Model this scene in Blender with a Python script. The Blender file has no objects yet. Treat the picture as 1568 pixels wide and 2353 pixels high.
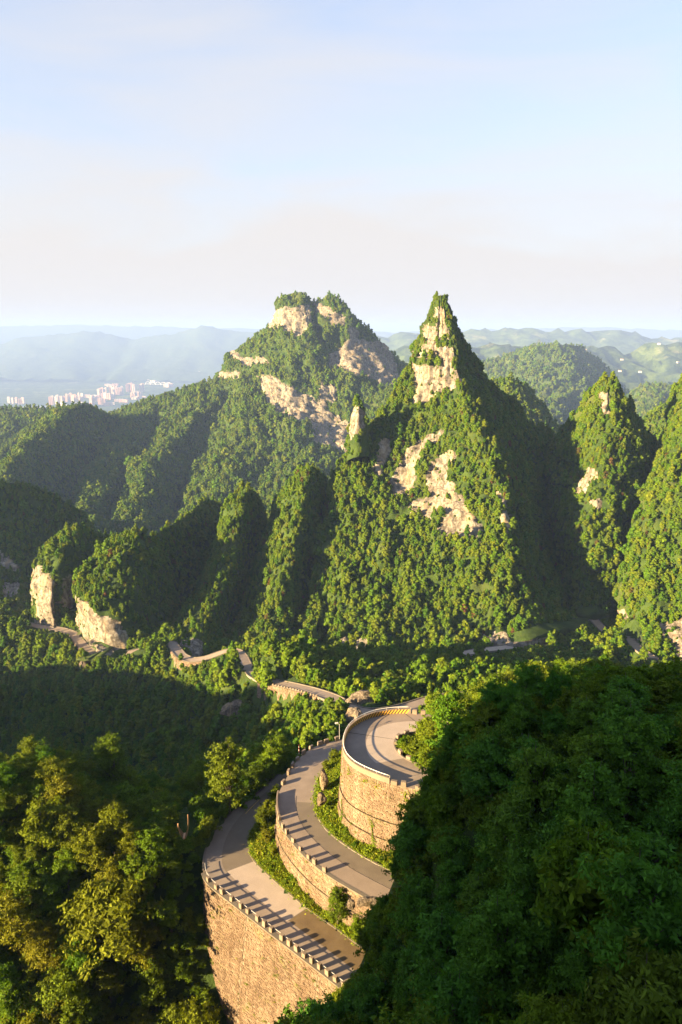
import bpy, bmesh, math, random, os
import numpy as np
from mathutils import Vector, Matrix

QUICK = os.environ.get('QUICK', '')
rng = np.random.default_rng(7)
random.seed(7)
scene = bpy.context.scene
COL = scene.collection

# ---------------------------------------------------------------- camera, sky, sun, exposure
PITCH = math.radians(15.0)
cam_d = bpy.data.cameras.new('camera')
cam_d.sensor_fit = 'VERTICAL'; cam_d.sensor_height = 36.0; cam_d.sensor_width = 24.0; cam_d.lens = 24.0
cam_d.clip_start = 0.5; cam_d.clip_end = 200000.0
cam = bpy.data.objects.new('camera', cam_d); COL.objects.link(cam)
cam.location = (0, 0, 0); cam.rotation_euler = (math.pi / 2 - PITCH, 0, 0)
scene.camera = cam

SUN_EL = math.radians(13.0)
SHADOW = Vector((0.91, 0.415, 0)).normalized()          # the way shadows run over the ground
sun_dir = Vector((-SHADOW.x * math.cos(SUN_EL), -SHADOW.y * math.cos(SUN_EL), math.sin(SUN_EL)))
world = bpy.data.worlds.new('World'); scene.world = world; world.use_nodes = True
wn = world.node_tree; wn.nodes.clear()
w_out = wn.nodes.new('ShaderNodeOutputWorld'); w_bg = wn.nodes.new('ShaderNodeBackground')
sky = wn.nodes.new('ShaderNodeTexSky'); sky.sky_type = 'NISHITA'; sky.sun_disc = False
sky.sun_elevation = SUN_EL
sky.sun_rotation = math.atan2(sun_dir.x, sun_dir.y)
sky.altitude = 1200; sky.air_density = 1.0; sky.dust_density = 2.0; sky.ozone_density = 3.0
w_bg.inputs['Strength'].default_value = 0.062
wn.links.new(w_bg.outputs[0], w_out.inputs[0])
# thin high cloud veils laid over the clear sky by direction
geo = wn.nodes.new('ShaderNodeTexCoord')
mp = wn.nodes.new('ShaderNodeMapping'); mp.inputs['Scale'].default_value = (1.2, 1.2, 5.5)
mp.inputs['Rotation'].default_value = (0.12, 0.1, 0.3)
nz = wn.nodes.new('ShaderNodeTexNoise'); nz.inputs['Scale'].default_value = 1.6; nz.inputs['Detail'].default_value = 6
nz.inputs['Roughness'].default_value = 0.5; nz.inputs['Distortion'].default_value = 0.5
cr = wn.nodes.new('ShaderNodeValToRGB')
cr.color_ramp.elements[0].position = 0.30; cr.color_ramp.elements[0].color = (0.0, 0.0, 0.0, 1)
cr.color_ramp.elements[1].position = 0.75; cr.color_ramp.elements[1].color = (0.45, 0.45, 0.45, 1)
mixc = wn.nodes.new('ShaderNodeMix'); mixc.data_type = 'RGBA'
wn.links.new(geo.outputs['Generated'], mp.inputs['Vector']); wn.links.new(mp.outputs[0], nz.inputs['Vector'])
sepz = wn.nodes.new('ShaderNodeSeparateXYZ'); wn.links.new(geo.outputs['Generated'], sepz.inputs[0])
hor = wn.nodes.new('ShaderNodeMapRange'); hor.inputs['From Min'].default_value = 0.0; hor.inputs['From Max'].default_value = 0.5; hor.inputs['To Min'].default_value = 0.92; hor.inputs['To Max'].default_value = 0.12
wn.links.new(sepz.outputs['Z'], hor.inputs['Value'])          # a veil is seen through more thickly towards the horizon
addv = wn.nodes.new('ShaderNodeMath'); addv.operation = 'ADD'; addv.use_clamp = True
wn.links.new(nz.outputs['Fac'], cr.inputs[0]); wn.links.new(cr.outputs[0], addv.inputs[0]); wn.links.new(hor.outputs[0], addv.inputs[1]); wn.links.new(addv.outputs[0], mixc.inputs['Factor'])
wn.links.new(sky.outputs[0], mixc.inputs['A']); mixc.inputs['B'].default_value = (2.12, 2.04, 2.0, 1)
wn.links.new(mixc.outputs['Result'], w_bg.inputs['Color'])

sun_l = bpy.data.lights.new('sun', 'SUN'); sun_l.energy = 5.0; sun_l.angle = math.radians(0.6); sun_l.color = (1.0, 0.73, 0.37)
sun_o = bpy.data.objects.new('sun', sun_l); COL.objects.link(sun_o)
sun_o.rotation_euler = (-sun_dir).to_track_quat('-Z', 'Y').to_euler()

vs = scene.view_settings; vs.view_transform = 'Standard'; vs.look = 'None'; vs.gamma = 1.0; vs.use_curve_mapping = False
vs.exposure = 2.75
scene.cycles.use_denoising = True
scene.cycles.max_bounces = 6; scene.cycles.diffuse_bounces = 3; scene.cycles.transmission_bounces = 3
scene.cycles.volume_bounces = 1; scene.cycles.glossy_bounces = 2; scene.cycles.transparent_max_bounces = 4
scene.cycles.sample_clamp_indirect = 6

# ---------------------------------------------------------------- bearings: photo tracing units (1568 wide) to places
CP, SP = math.cos(PITCH), math.sin(PITCH)
F, CX, CY = 1568.0, 784.0, 1176.5
def ray(u, v):
    dx, dy = (u - CX) / F, (CY - v) / F
    return np.array((dx, CP + dy * SP, -SP + dy * CP))
def at(u, v, Y):
    d = ray(u, v); return d * (Y / d[1])
def atz(u, v, z):
    d = ray(u, v); return d * (z / d[2])
def project(p):
    p = np.asarray(p); dep = p[..., 1] * CP - p[..., 2] * SP; up = p[..., 1] * SP + p[..., 2] * CP
    dep = np.where(np.abs(dep) < 1e-3, 1e-3, dep)
    return CX + p[..., 0] / dep * F, CY - up / dep * F, dep

# ---------------------------------------------------------------- noise
_perm = np.random.default_rng(3).permutation(256)
_perm = np.concatenate([_perm, _perm, _perm]).astype(np.int64)
_gr = np.random.default_rng(4).normal(size=(256, 3)); _gr /= np.linalg.norm(_gr, axis=1)[:, None]
def perlin(p):
    p = np.asarray(p, float); i = np.floor(p).astype(np.int64); f = p - i; i &= 255
    w = f * f * f * (f * (f * 6 - 15) + 10); out = 0
    for a in (0, 1):
        for b in (0, 1):
            for c in (0, 1):
                h = _perm[_perm[_perm[(i[..., 0] + a) & 255] + ((i[..., 1] + b) & 255)] + ((i[..., 2] + c) & 255)]
                g = _gr[h]
                d = g[..., 0] * (f[..., 0] - a) + g[..., 1] * (f[..., 1] - b) + g[..., 2] * (f[..., 2] - c)
                out = out + d * (w[..., 0] if a else 1 - w[..., 0]) * (w[..., 1] if b else 1 - w[..., 1]) * (w[..., 2] if c else 1 - w[..., 2])
    return out * 1.6
def fbm(p, oct=4, gain=0.5):
    s = 0; a = 1.0
    for o in range(oct):
        s = s + a * perlin(p * (2.03 ** o) + o * 17.3); a *= gain
    return s
def ridged(p, oct=3):
    s = 0; a = 1.0
    for o in range(oct):
        s = s + a * (1 - 2 * np.abs(perlin(p * (2.1 ** o) + o * 9.1))); a *= 0.5
    return s * 0.6
def sstep(e0, e1, x):
    t = np.clip((x - e0) / (e1 - e0), 0, 1); return t * t * (3 - 2 * t)
def inside(poly, x, y):
    poly = np.asarray(poly, float)[:, :2]; x = np.asarray(x, float); y = np.asarray(y, float); r = np.zeros(x.shape, bool)
    lo, hi = poly.min(0), poly.max(0); sel = (x >= lo[0]) & (x <= hi[0]) & (y >= lo[1]) & (y <= hi[1])
    if not sel.any(): return r
    xs, ys = x[sel], y[sel]; q = np.zeros(len(xs), bool); n = len(poly)
    for k in range(n):
        x0, y0 = poly[k]; x1, y1 = poly[(k + 1) % n]
        if y0 == y1: continue
        c = (y0 > ys) != (y1 > ys)
        q ^= c & (xs < (x1 - x0) * (ys - y0) / (y1 - y0) + x0)
    r[sel] = q; return r
def line_dist(P, pl):
    """nearest distance in plan from points P (N,2+) to a polyline, with z and arc length there"""
    P = np.asarray(P); pl = np.asarray(pl, float)
    best = np.full(len(P), 1e9); bz = np.zeros(len(P)); bs = np.zeros(len(P)); s0 = 0
    for k in range(len(pl) - 1):
        a, b = pl[k], pl[k + 1]; d = b[:2] - a[:2]; L2 = max(d @ d, 1e-9)
        t = np.clip(((P[:, :2] - a[:2]) @ d) / L2, 0, 1)
        q = a[:2] + t[:, None] * d; dd = np.hypot(P[:, 0] - q[:, 0], P[:, 1] - q[:, 1])
        m = dd < best; best[m] = dd[m]; bz[m] = (a[2] + t * (b[2] - a[2]))[m]; bs[m] = (s0 + t * math.sqrt(L2))[m]
        s0 += math.sqrt(L2)
    return best, bz, bs
def resample(pts, n=None, step=None, smooth=0):
    pts = np.asarray(pts, float)
    d = np.concatenate([[0], np.cumsum(np.linalg.norm(np.diff(pts, axis=0), axis=1))])
    if n is None: n = max(2, int(round(d[-1] / step)) + 1)
    t = np.linspace(0, d[-1], n)
    o = np.stack([np.interp(t, d, pts[:, k]) for k in range(pts.shape[1])], 1)
    for _ in range(smooth):
        o[1:-1] = 0.25 * o[:-2] + 0.5 * o[1:-1] + 0.25 * o[2:]
    return o
def spline(pts, step):
    return resample(resample(pts, step=step, smooth=0), step=step, smooth=max(2, int(6 / step)))

# ---------------------------------------------------------------- materials
def mat(name, rough=0.9):
    m = bpy.data.materials.new(name); m.use_nodes = True
    nt = m.node_tree; b = nt.nodes['Principled BSDF']; b.inputs['Roughness'].default_value = rough
    if 'Specular IOR Level' in b.inputs: b.inputs['Specular IOR Level'].default_value = 0.2
    return m, nt, b
def N(nt, kind, **kw):
    n = nt.nodes.new(kind)
    for k, v in kw.items():
        if k in n.inputs: n.inputs[k].default_value = v
        else: setattr(n, k, v)
    return n
def ramp(nt, stops, fac=None):
    r = nt.nodes.new('ShaderNodeValToRGB'); e = r.color_ramp.elements
    while len(e) < len(stops): e.new(0.5)
    for k, (p, c) in enumerate(stops):
        e[k].position = p; e[k].color = (*c, 1) if len(c) == 3 else c
    if fac is not None: nt.links.new(fac, r.inputs[0])
    return r
def mixrgb(nt, a, b, fac, mode='MIX'):
    m = nt.nodes.new('ShaderNodeMix'); m.data_type = 'RGBA'; m.blend_type = mode
    for s, v in (('A', a), ('B', b), ('Factor', fac)):
        if hasattr(v, 'is_linked') or hasattr(v, 'links'): nt.links.new(v, m.inputs[s])
        elif s == 'Factor': m.inputs[s].default_value = v
        else: m.inputs[s].default_value = (*v, 1)
    return m.outputs['Result']
def objcoord(nt, scale=(1, 1, 1), world_pos=True):
    mpn = nt.nodes.new('ShaderNodeMapping'); mpn.inputs['Scale'].default_value = scale
    if world_pos:
        g = nt.nodes.new('ShaderNodeNewGeometry'); nt.links.new(g.outputs['Position'], mpn.inputs['Vector'])
    else:
        g = nt.nodes.new('ShaderNodeTexCoord'); nt.links.new(g.outputs['Object'], mpn.inputs['Vector'])
    return mpn.outputs[0]
def noise(nt, vec, scale, detail=4, rough=0.55, dist=0.0):
    n = N(nt, 'ShaderNodeTexNoise', Scale=scale, Detail=detail, Roughness=rough, Distortion=dist)
    nt.links.new(vec, n.inputs['Vector']); return n.outputs['Fac']
def bump(nt, b, h, strength, dist):
    n = N(nt, 'ShaderNodeBump', Strength=strength, Distance=dist); nt.links.new(h, n.inputs['Height'])
    nt.links.new(n.outputs[0], b.inputs['Normal'])

def ground_mat(name, dark, light, accent, sc=0.1):
    m, nt, b = mat(name, 1.0)
    v = objcoord(nt)
    a = ramp(nt, [(0.3, dark), (0.7, light)], noise(nt, v, sc, 6)).outputs[0]
    c = ramp(nt, [(0.52, (0, 0, 0)), (0.72, (1, 1, 1))], noise(nt, v, sc * 0.35, 5)).outputs[0]
    nt.links.new(mixrgb(nt, a, accent, c), b.inputs['Base Color'])
    bump(nt, b, noise(nt, v, sc * 6, 5, 0.7), 0.9, 0.6)
    return m
M_soil = ground_mat('undergrowth_soil', (0.018, 0.036, 0.008), (0.045, 0.075, 0.012), (0.065, 0.078, 0.018), 0.12)
M_far = ground_mat('distant_woodland', (0.028, 0.050, 0.014), (0.065, 0.10, 0.022), (0.085, 0.10, 0.032), 0.03)

def rock_mat(name, tint=(1, 1, 1), sc=1.0):
    m, nt, b = mat(name, 0.92)
    v = objcoord(nt); vs_ = objcoord(nt, (1, 1, 0.16)); vh = objcoord(nt, (0.35, 0.35, 2.2))
    base = ramp(nt, [(0.25, tuple(0.24 * t for t in tint)), (0.55, tuple(0.42 * t for t in tint)), (0.8, tuple(0.54 * t for t in tint))],
                noise(nt, v, 0.12 * sc, 7, 0.62)).outputs[0]
    stain = ramp(nt, [(0.35, (0.42, 0.38, 0.36)), (0.6, (1, 1, 1))], noise(nt, vs_, 0.32 * sc, 5, 0.6)).outputs[0]
    c1 = mixrgb(nt, base, stain, 0.75, 'MULTIPLY')
    strata = ramp(nt, [(0.36, (0.5, 0.46, 0.43)), (0.5, (1, 1, 1))], noise(nt, vh, 0.5 * sc, 4, 0.5)).outputs[0]
    c2 = mixrgb(nt, c1, strata, 0.45, 'MULTIPLY')
    vc = objcoord(nt, (1, 1, 0.28)); vor = N(nt, 'ShaderNodeTexVoronoi', Scale=0.22 * sc, feature='DISTANCE_TO_EDGE'); wv = nt.nodes.new('ShaderNodeVectorMath'); wv.operation = 'ADD'
    nzc = N(nt, 'ShaderNodeTexNoise', Scale=0.25 * sc, Detail=4.0); nt.links.new(v, nzc.inputs['Vector']); sclv = nt.nodes.new('ShaderNodeVectorMath'); sclv.operation = 'SCALE'; sclv.inputs['Scale'].default_value = 5.0; nt.links.new(nzc.outputs['Color'], sclv.inputs[0])
    nt.links.new(vc, wv.inputs[0]); nt.links.new(sclv.outputs[0], wv.inputs[1]); nt.links.new(wv.outputs[0], vor.inputs['Vector'])
    crk = ramp(nt, [(0.0, (0.30, 0.27, 0.25)), (0.16, (1, 1, 1))], vor.outputs['Distance']).outputs[0]
    c2 = mixrgb(nt, c2, crk, 0.75, 'MULTIPLY')
    fine = ramp(nt, [(0.36, (0.52, 0.49, 0.46)), (0.56, (1.08, 1.06, 1.03))], noise(nt, v, 0.7 * sc, 5, 0.7)).outputs[0]
    c2 = mixrgb(nt, c2, fine, 0.8, 'MULTIPLY')
    ochre = ramp(nt, [(0.54, (0, 0, 0)), (0.72, (0.45, 0.45, 0.45))], noise(nt, vs_, 0.11 * sc, 3)).outputs[0]
    c3 = mixrgb(nt, c2, (0.50, 0.36, 0.19), ochre)
    nt.links.new(c3, b.inputs['Base Color'])
    bump(nt, b, noise(nt, v, 0.9 * sc, 6, 0.7), 1.0, 0.8)
    return m
M_rock = rock_mat('limestone', (0.73, 0.67, 0.57))
M_rock_near = rock_mat('weathered_rock', (0.62, 0.53, 0.44), 3.0)
M_ledge = ground_mat('ledge_soil', (0.05, 0.04, 0.025), (0.10, 0.08, 0.05), (0.06, 0.07, 0.02), 1.5)

def concrete_mat(name, c0, c1, stain=(0.16, 0.13, 0.10), rough=0.85):
    m, nt, b = mat(name, rough)
    v = objcoord(nt)
    a = ramp(nt, [(0.3, c0), (0.7, c1)], noise(nt, v, 0.35, 7, 0.65)).outputs[0]
    s = ramp(nt, [(0.55, (0, 0, 0)), (0.8, (0.55, 0.55, 0.55))], noise(nt, v, 0.13, 5, 0.6, 0.6)).outputs[0]
    c = mixrgb(nt, a, stain, s)
    g = ramp(nt, [(0.35, (0.82, 0.82, 0.82)), (0.65, (1.1, 1.1, 1.1))], noise(nt, v, 9, 3, 0.7)).outputs[0]
    nt.links.new(mixrgb(nt, c, g, 0.8, 'MULTIPLY'), b.inputs['Base Color'])
    bump(nt, b, noise(nt, v, 12, 4, 0.7), 0.35, 0.02)
    return m
M_road = concrete_mat('road_concrete', (0.194, 0.153, 0.125), (0.258, 0.206, 0.170))
M_road_grey = concrete_mat('road_concrete_grey', (0.172, 0.142, 0.122), (0.228, 0.191, 0.165))
M_road_dark = concrete_mat('road_concrete_dark', (0.129, 0.105, 0.083), (0.172, 0.142, 0.112))
M_road_pale = concrete_mat('road_concrete_pale', (0.327, 0.267, 0.224), (0.396, 0.323, 0.271), (0.267, 0.215, 0.172))
M_road_brown = concrete_mat('road_concrete_brown', (0.112, 0.077, 0.043), (0.163, 0.116, 0.065))
M_kerb = concrete_mat('kerb_concrete', (0.103, 0.090, 0.073), (0.163, 0.142, 0.116))
M_block = concrete_mat('guard_block_stone', (0.159, 0.125, 0.095), (0.224, 0.176, 0.138), (0.224, 0.172, 0.129))
M_mortar = concrete_mat('wall_mortar', (0.132, 0.102, 0.077), (0.193, 0.151, 0.113), (0.114, 0.098, 0.044))
M_pale_pipe, _nt, _b = mat('painted_steel', 0.45); _b.inputs['Base Color'].default_value = (0.42, 0.41, 0.40, 1)
M_white, _nt, _b = mat('white_paint', 0.6); _b.inputs['Base Color'].default_value = (0.66, 0.63, 0.58, 1)
M_red, _nt, _b = mat('red_paint', 0.6); _b.inputs['Base Color'].default_value = (0.55, 0.06, 0.04, 1)
M_yellow, _nt, _b = mat('yellow_paint', 0.6); _b.inputs['Base Color'].default_value = (0.72, 0.40, 0.06, 1)
M_black, _nt, _b = mat('black_paint', 0.6); _b.inputs['Base Color'].default_value = (0.07, 0.055, 0.045, 1)
M_bronze, _nt, _b = mat('bronze', 0.38); _b.inputs['Base Color'].default_value = (0.42, 0.27, 0.17, 1); _b.inputs['Metallic'].default_value = 0.75
M_crack, _nt, _b = mat('crack_fill', 1.0); _b.inputs['Base Color'].default_value = (0.03, 0.028, 0.025, 1)

def stone_mat(name, a, bcol, c):
    m, nt, b = mat(name, 0.92)
    oi = nt.nodes.new('ShaderNodeObjectInfo'); at_ = nt.nodes.new('ShaderNodeAttribute'); at_.attribute_name = 'tone'
    add = N(nt, 'ShaderNodeMath', operation='ADD')
    nt.links.new(at_.outputs['Fac'], add.inputs[0])
    mul = N(nt, 'ShaderNodeMath', operation='MULTIPLY'); nt.links.new(oi.outputs['Random'], mul.inputs[0]); mul.inputs[1].default_value = 1.0
    sw = N(nt, 'ShaderNodeMath', operation='MULTIPLY'); nt.links.new(mul.outputs[0], sw.inputs[0])
    at2 = nt.nodes.new('ShaderNodeAttribute'); at2.attribute_name = 'single'; nt.links.new(at2.outputs['Fac'], sw.inputs[1])
    nt.links.new(sw.outputs[0], add.inputs[1])
    col = ramp(nt, [(0.0, a), (0.5, bcol), (1.0, c)], add.outputs[0]).outputs[0]
    v = objcoord(nt)
    g = ramp(nt, [(0.3, (0.72, 0.70, 0.68)), (0.7, (1.08, 1.06, 1.02))], noise(nt, v, 3.0, 5, 0.65)).outputs[0]
    moss = ramp(nt, [(0.56, (0, 0, 0)), (0.74, (0.65, 0.65, 0.65))], noise(nt, v, 0.42, 6, 0.7)).outputs[0]
    vs2 = objcoord(nt, (1, 1, 0.12)); streak = ramp(nt, [(0.38, (0.55, 0.50, 0.45)), (0.58, (1, 1, 1))], noise(nt, vs2, 0.55, 5, 0.6)).outputs[0]
    blot = ramp(nt, [(0.35, (0.66, 0.60, 0.55)), (0.6, (1.05, 1.0, 0.96))], noise(nt, v, 0.16, 5, 0.6)).outputs[0]
    c1 = mixrgb(nt, mixrgb(nt, mixrgb(nt, col, g, 0.9, 'MULTIPLY'), streak, 0.7, 'MULTIPLY'), blot, 0.8, 'MULTIPLY')
    c2 = mixrgb(nt, c1, (0.12, 0.13, 0.04), moss)
    nt.links.new(c2, b.inputs['Base Color']); bump(nt, b, noise(nt, v, 6, 4, 0.7), 0.6, 0.05)
    return m
M_stone = stone_mat('wall_stone', (0.166, 0.126, 0.095), (0.223, 0.172, 0.130), (0.290, 0.229, 0.174))
M_stone_low = stone_mat('wall_stone_weathered', (0.136, 0.102, 0.078), (0.171, 0.129, 0.097), (0.219, 0.167, 0.130))

def leaf_mat(name, cols, spread=0.5, trans=0.36):
    """foliage: each plant its own green, each leaf a little off it"""
    m, nt, b = mat(name, 0.7); b.inputs['Specular IOR Level'].default_value = 0.06
    oi = nt.nodes.new('ShaderNodeObjectInfo')
    base = ramp(nt, [(k / (len(cols) - 1), c) for k, c in enumerate(cols)], oi.outputs['Random']).outputs[0]
    at_ = nt.nodes.new('ShaderNodeAttribute'); at_.attribute_name = 'tone'
    t = ramp(nt, [(0, (1 - spread,) * 3), (1, (1 + spread,) * 3)], at_.outputs['Fac']).outputs[0]
    col = mixrgb(nt, base, t, 1.0, 'MULTIPLY')
    nt.links.new(col, b.inputs['Base Color'])
    tr = nt.nodes.new('ShaderNodeBsdfTranslucent')
    tc = mixrgb(nt, col, (1.25, 1.2, 0.55), 1.0, 'MULTIPLY'); nt.links.new(tc, tr.inputs['Color'])
    mx = nt.nodes.new('ShaderNodeMixShader'); mx.inputs[0].default_value = trans
    nt.links.new(b.outputs[0], mx.inputs[1]); nt.links.new(tr.outputs[0], mx.inputs[2])
    nt.links.new(mx.outputs[0], nt.nodes['Material Output'].inputs['Surface'])
    return m
GREENS = [(0.055, 0.127, 0.008), (0.120, 0.177, 0.010), (0.071, 0.152, 0.010), (0.147, 0.180, 0.011), (0.047, 0.112, 0.010), (0.122, 0.156, 0.013), (0.089, 0.169, 0.008)]
M_leaf = leaf_mat('broadleaf_foliage', GREENS)
M_leaf_sun_tint = leaf_mat('sun_tinted_foliage', [(0.10, 0.135, 0.010), (0.15, 0.158, 0.012), (0.125, 0.155, 0.010), (0.155, 0.15, 0.012), (0.085, 0.14, 0.010)])  # gold of the low sun put into the leaf colour, for sunlit trees
M_leaf_shade_lift = leaf_mat('shade_lifted_foliage', [(0.055, 0.155, 0.016), (0.085, 0.185, 0.018), (0.062, 0.17, 0.020), (0.11, 0.19, 0.018)])  # leaf green raised in the colour itself to brighten the spur's shaded trees
M_leaf_rust = leaf_mat('russet_foliage', [(0.12, 0.07, 0.03), (0.10, 0.09, 0.025), (0.13, 0.06, 0.035)])
M_bark, _nt, _b = mat('bark', 0.95)
_v = objcoord(_nt, (1, 1, 0.2), False)
_nt.links.new(ramp(_nt, [(0.3, (0.05, 0.04, 0.03)), (0.7, (0.14, 0.115, 0.09))], noise(_nt, _v, 9, 4)).outputs[0], _b.inputs['Base Color'])

# ---------------------------------------------------------------- object helpers
def link(o): COL.objects.link(o); return o
def tag(o, label=None, cat=None, group=None, kind=None):
    if label: o['label'] = label
    if cat: o['category'] = cat
    if group: o['group'] = group
    if kind: o['kind'] = kind
    return o
def mesh(name, verts, faces, m=None, smooth=False, attrs=None):
    me = bpy.data.meshes.new(name)
    verts = np.asarray(verts, float)
    if isinstance(faces, np.ndarray):
        nf, k = faces.shape
        me.vertices.add(len(verts)); me.vertices.foreach_set('co', verts.astype(np.float32).ravel())
        me.loops.add(nf * k); me.loops.foreach_set('vertex_index', faces.astype(np.int32).ravel())
        me.polygons.add(nf); me.polygons.foreach_set('loop_start', (np.arange(nf) * k).astype(np.int32))
        me.polygons.foreach_set('loop_total', np.full(nf, k, np.int32))
        me.update(calc_edges=True)
    else:
        me.from_pydata([tuple(v) for v in verts], [], [tuple(f) for f in faces]); me.update()
    if m is not None: me.materials.append(m)
    if smooth: me.polygons.foreach_set('use_smooth', np.ones(len(me.polygons), bool))
    for an, av in (attrs or {}).items():
        a = me.attributes.new(an, 'FLOAT', 'POINT'); a.data.foreach_set('value', np.asarray(av, np.float32))
    return me
def obj(name, me, parent=None, loc=None):
    o = bpy.data.objects.new(name, me); link(o)
    if parent is not None: o.parent = parent
    if loc is not None: o.location = loc
    return o
def empty(name, loc=(0, 0, 0), rz=0.0):
    o = bpy.data.objects.new(name, None); link(o); o.location = loc; o.rotation_euler = (0, 0, rz); o.empty_display_size = 0.3
    return o
class MB:
    """collects boxes and tubes into one mesh"""
    def __init__(s): s.v = []; s.f = []
    def add(s, v, f):
        n = len(s.v); s.v += [tuple(p) for p in v]; s.f += [tuple(i + n for i in q) for q in f]; return s
    def box(s, c, size, rz=0.0, taper=1.0):
        hx, hy, hz = size[0] / 2, size[1] / 2, size[2] / 2; ca, sa = math.cos(rz), math.sin(rz); v = []
        for z in (-hz, hz):
            k = taper if z > 0 else 1.0
            for x, y in ((-hx, -hy), (hx, -hy), (hx, hy), (-hx, hy)):
                x *= k; y *= k
                v.append((c[0] + x * ca - y * sa, c[1] + x * sa + y * ca, c[2] + z))
        return s.add(v, [(3, 2, 1, 0), (4, 5, 6, 7), (0, 1, 5, 4), (1, 2, 6, 5), (2, 3, 7, 6), (3, 0, 4, 7)])
    def tube(s, pts, rad, n=8, cap=True):
        pts = np.asarray(pts, float); rad = np.full(len(pts), rad) if np.isscalar(rad) else rad
        v = []; f = []
        for k, p in enumerate(pts):
            d = pts[min(k + 1, len(pts) - 1)] - pts[max(k - 1, 0)]; d = d / (np.linalg.norm(d) + 1e-9)
            a = np.cross(d, (0, 0, 1) if abs(d[2]) < 0.9 else (1, 0, 0)); a /= np.linalg.norm(a); b_ = np.cross(d, a)
            for j in range(n):
                t = 2 * math.pi * j / n; v.append(p + rad[k] * (a * math.cos(t) + b_ * math.sin(t)))
        for k in range(len(pts) - 1):
            for j in range(n):
                f.append((k * n + j, k * n + (j + 1) % n, (k + 1) * n + (j + 1) % n, (k + 1) * n + j))
        if cap: f += [tuple(range(n - 1, -1, -1)), tuple((len(pts) - 1) * n + j for j in range(n))]
        return s.add(v, f)
    def build(s, name, m, parent=None, smooth=False, loc=None):
        o = obj(name, mesh(name, s.v, s.f, m, smooth), parent)
        if loc is not None: o.location = loc
        return o
ORD = ('first second third fourth fifth sixth seventh eighth ninth tenth eleventh twelfth thirteenth fourteenth fifteenth sixteenth '
       'seventeenth eighteenth nineteenth twentieth').split()
def ordinal(k):
    if k < 20: return ORD[k]
    tens = {2: 'twenty', 3: 'thirty', 4: 'forty'}[(k + 1) // 10]
    return (tens[:-1] + 'ieth') if (k + 1) % 10 == 0 else tens + '-' + ORD[(k + 1) % 10 - 1]

# ================================================================ ROADS (plans first: the land is cut to them)
ZA, ZB, ZC = -94.0, -86.0, -72.0
A_out = np.array([atz(u, v, ZA) for u, v in [(860, 2322), (794, 2272), (712, 2208), (620, 2137), (540, 2075), (477, 2026), (468, 2011), (465, 1993), (470, 1960), (477, 1934), (492, 1909), (517, 1880), (551, 1853), (579, 1833), (604, 1812), (640, 1780)]])
A_in = np.array([atz(u, v, ZA) for u, v in [(905, 2233), (850, 2191), (781, 2139), (707, 2088), (661, 2049), (612, 2006), (582, 1977), (570, 1957), (572, 1934), (581, 1912), (594, 1884), (608, 1860), (628, 1832), (650, 1806), (690, 1770)]])
B_out = np.array([atz(u, v, ZB) for u, v in [(985, 2130), (930, 2105), (877, 2080), (831, 2052), (790, 2030), (746, 2002), (726, 1987), (708, 1971), (691, 1954), (676, 1936), (661, 1918), (649, 1900), (640, 1878), (636, 1847), (638, 1822), (653, 1800), (663, 1778), (674, 1759), (684, 1745), (699, 1731), (715, 1718), (735, 1711), (754, 1706), (775, 1701), (830, 1690)]])
B_in = np.array([atz(u, v, ZB) for u, v in [(1010, 2060), (960, 2028), (915, 2007), (882, 1994), (844, 1973), (810, 1953), (780, 1932), (751, 1909), (733, 1883), (724, 1855), (723, 1830), (730, 1805), (741, 1780), (754, 1755), (775, 1735), (800, 1722), (850, 1715)]])
ZT = ZC + 0.95
C_out = np.array([atz(u, v, ZT) for u, v in [(1060, 1835), (1000, 1812), (958, 1802), (925, 1796), (890, 1788.6), (863, 1778), (822, 1761), (799, 1744.7), (787, 1724), (785, 1706.6), (789, 1687.5), (799, 1666), (818, 1652), (843, 1639), (872, 1632), (901, 1627.5), (940, 1627), (980, 1630), (1060, 1640)]]); C_out[:, 2] = ZC
C_in = np.array([atz(u, v, ZC) for u, v in [(1060, 1780), (975, 1760), (933, 1747), (914, 1732), (905, 1717), (904, 1705), (908, 1692), (920, 1686), (935, 1684), (960, 1681), (1060, 1684)]])
A_out, A_in, B_out, B_in, C_out, C_in = [spline(p, 0.8) for p in (A_out, A_in, B_out, B_in, C_out, C_in)]
def pair(o, i, n):
    return resample(o, n), resample(i, n)

def rd(pts): return np.array([atz(u, v, z) for u, v, z in pts])
D_low = rd([(1110, 1600, -117), (1030, 1603, -117.5), (985, 1611, -118), (940, 1627, -118), (880, 1640, -118), (835, 1639, -118.5), (812, 1631, -119), (790, 1620, -121), (765, 1604, -124), (744, 1596, -127), (712, 1586, -131), (676, 1577, -136), (637, 1569, -141), (608, 1562, -145), (585, 1550, -149), (565, 1528, -156), (556, 1508, -161), (545, 1496, -164), (525, 1494, -166), (500, 1503, -168.5), (470, 1514, -171), (440, 1517, -173), (418, 1508, -175), (405, 1492, -178), (395, 1476, -182), (370, 1480, -185), (330, 1492, -187), (290, 1502, -188.5), (250, 1506, -190), (222, 1502, -191), (196, 1489, -193), (180, 1470, -195), (168, 1455, -197), (140, 1446, -199), (110, 1443, -200), (70, 1435, -202), (20, 1428, -204), (-60, 1420, -206)])
D_mid = rd([(1120, 1552, -142), (1034, 1560, -145), (957, 1563, -146), (895, 1562, -148), (858, 1560, -149.5), (846, 1554, -150.5), (855, 1548, -152), (880, 1541, -154), (920, 1532, -158), (1001, 1516, -165), (1050, 1505, -169), (1100, 1495, -172), (1150, 1489, -175), (1200, 1483, -178), (1250, 1476, -180), (1290, 1466, -181.5), (1320, 1452, -183)])
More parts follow.
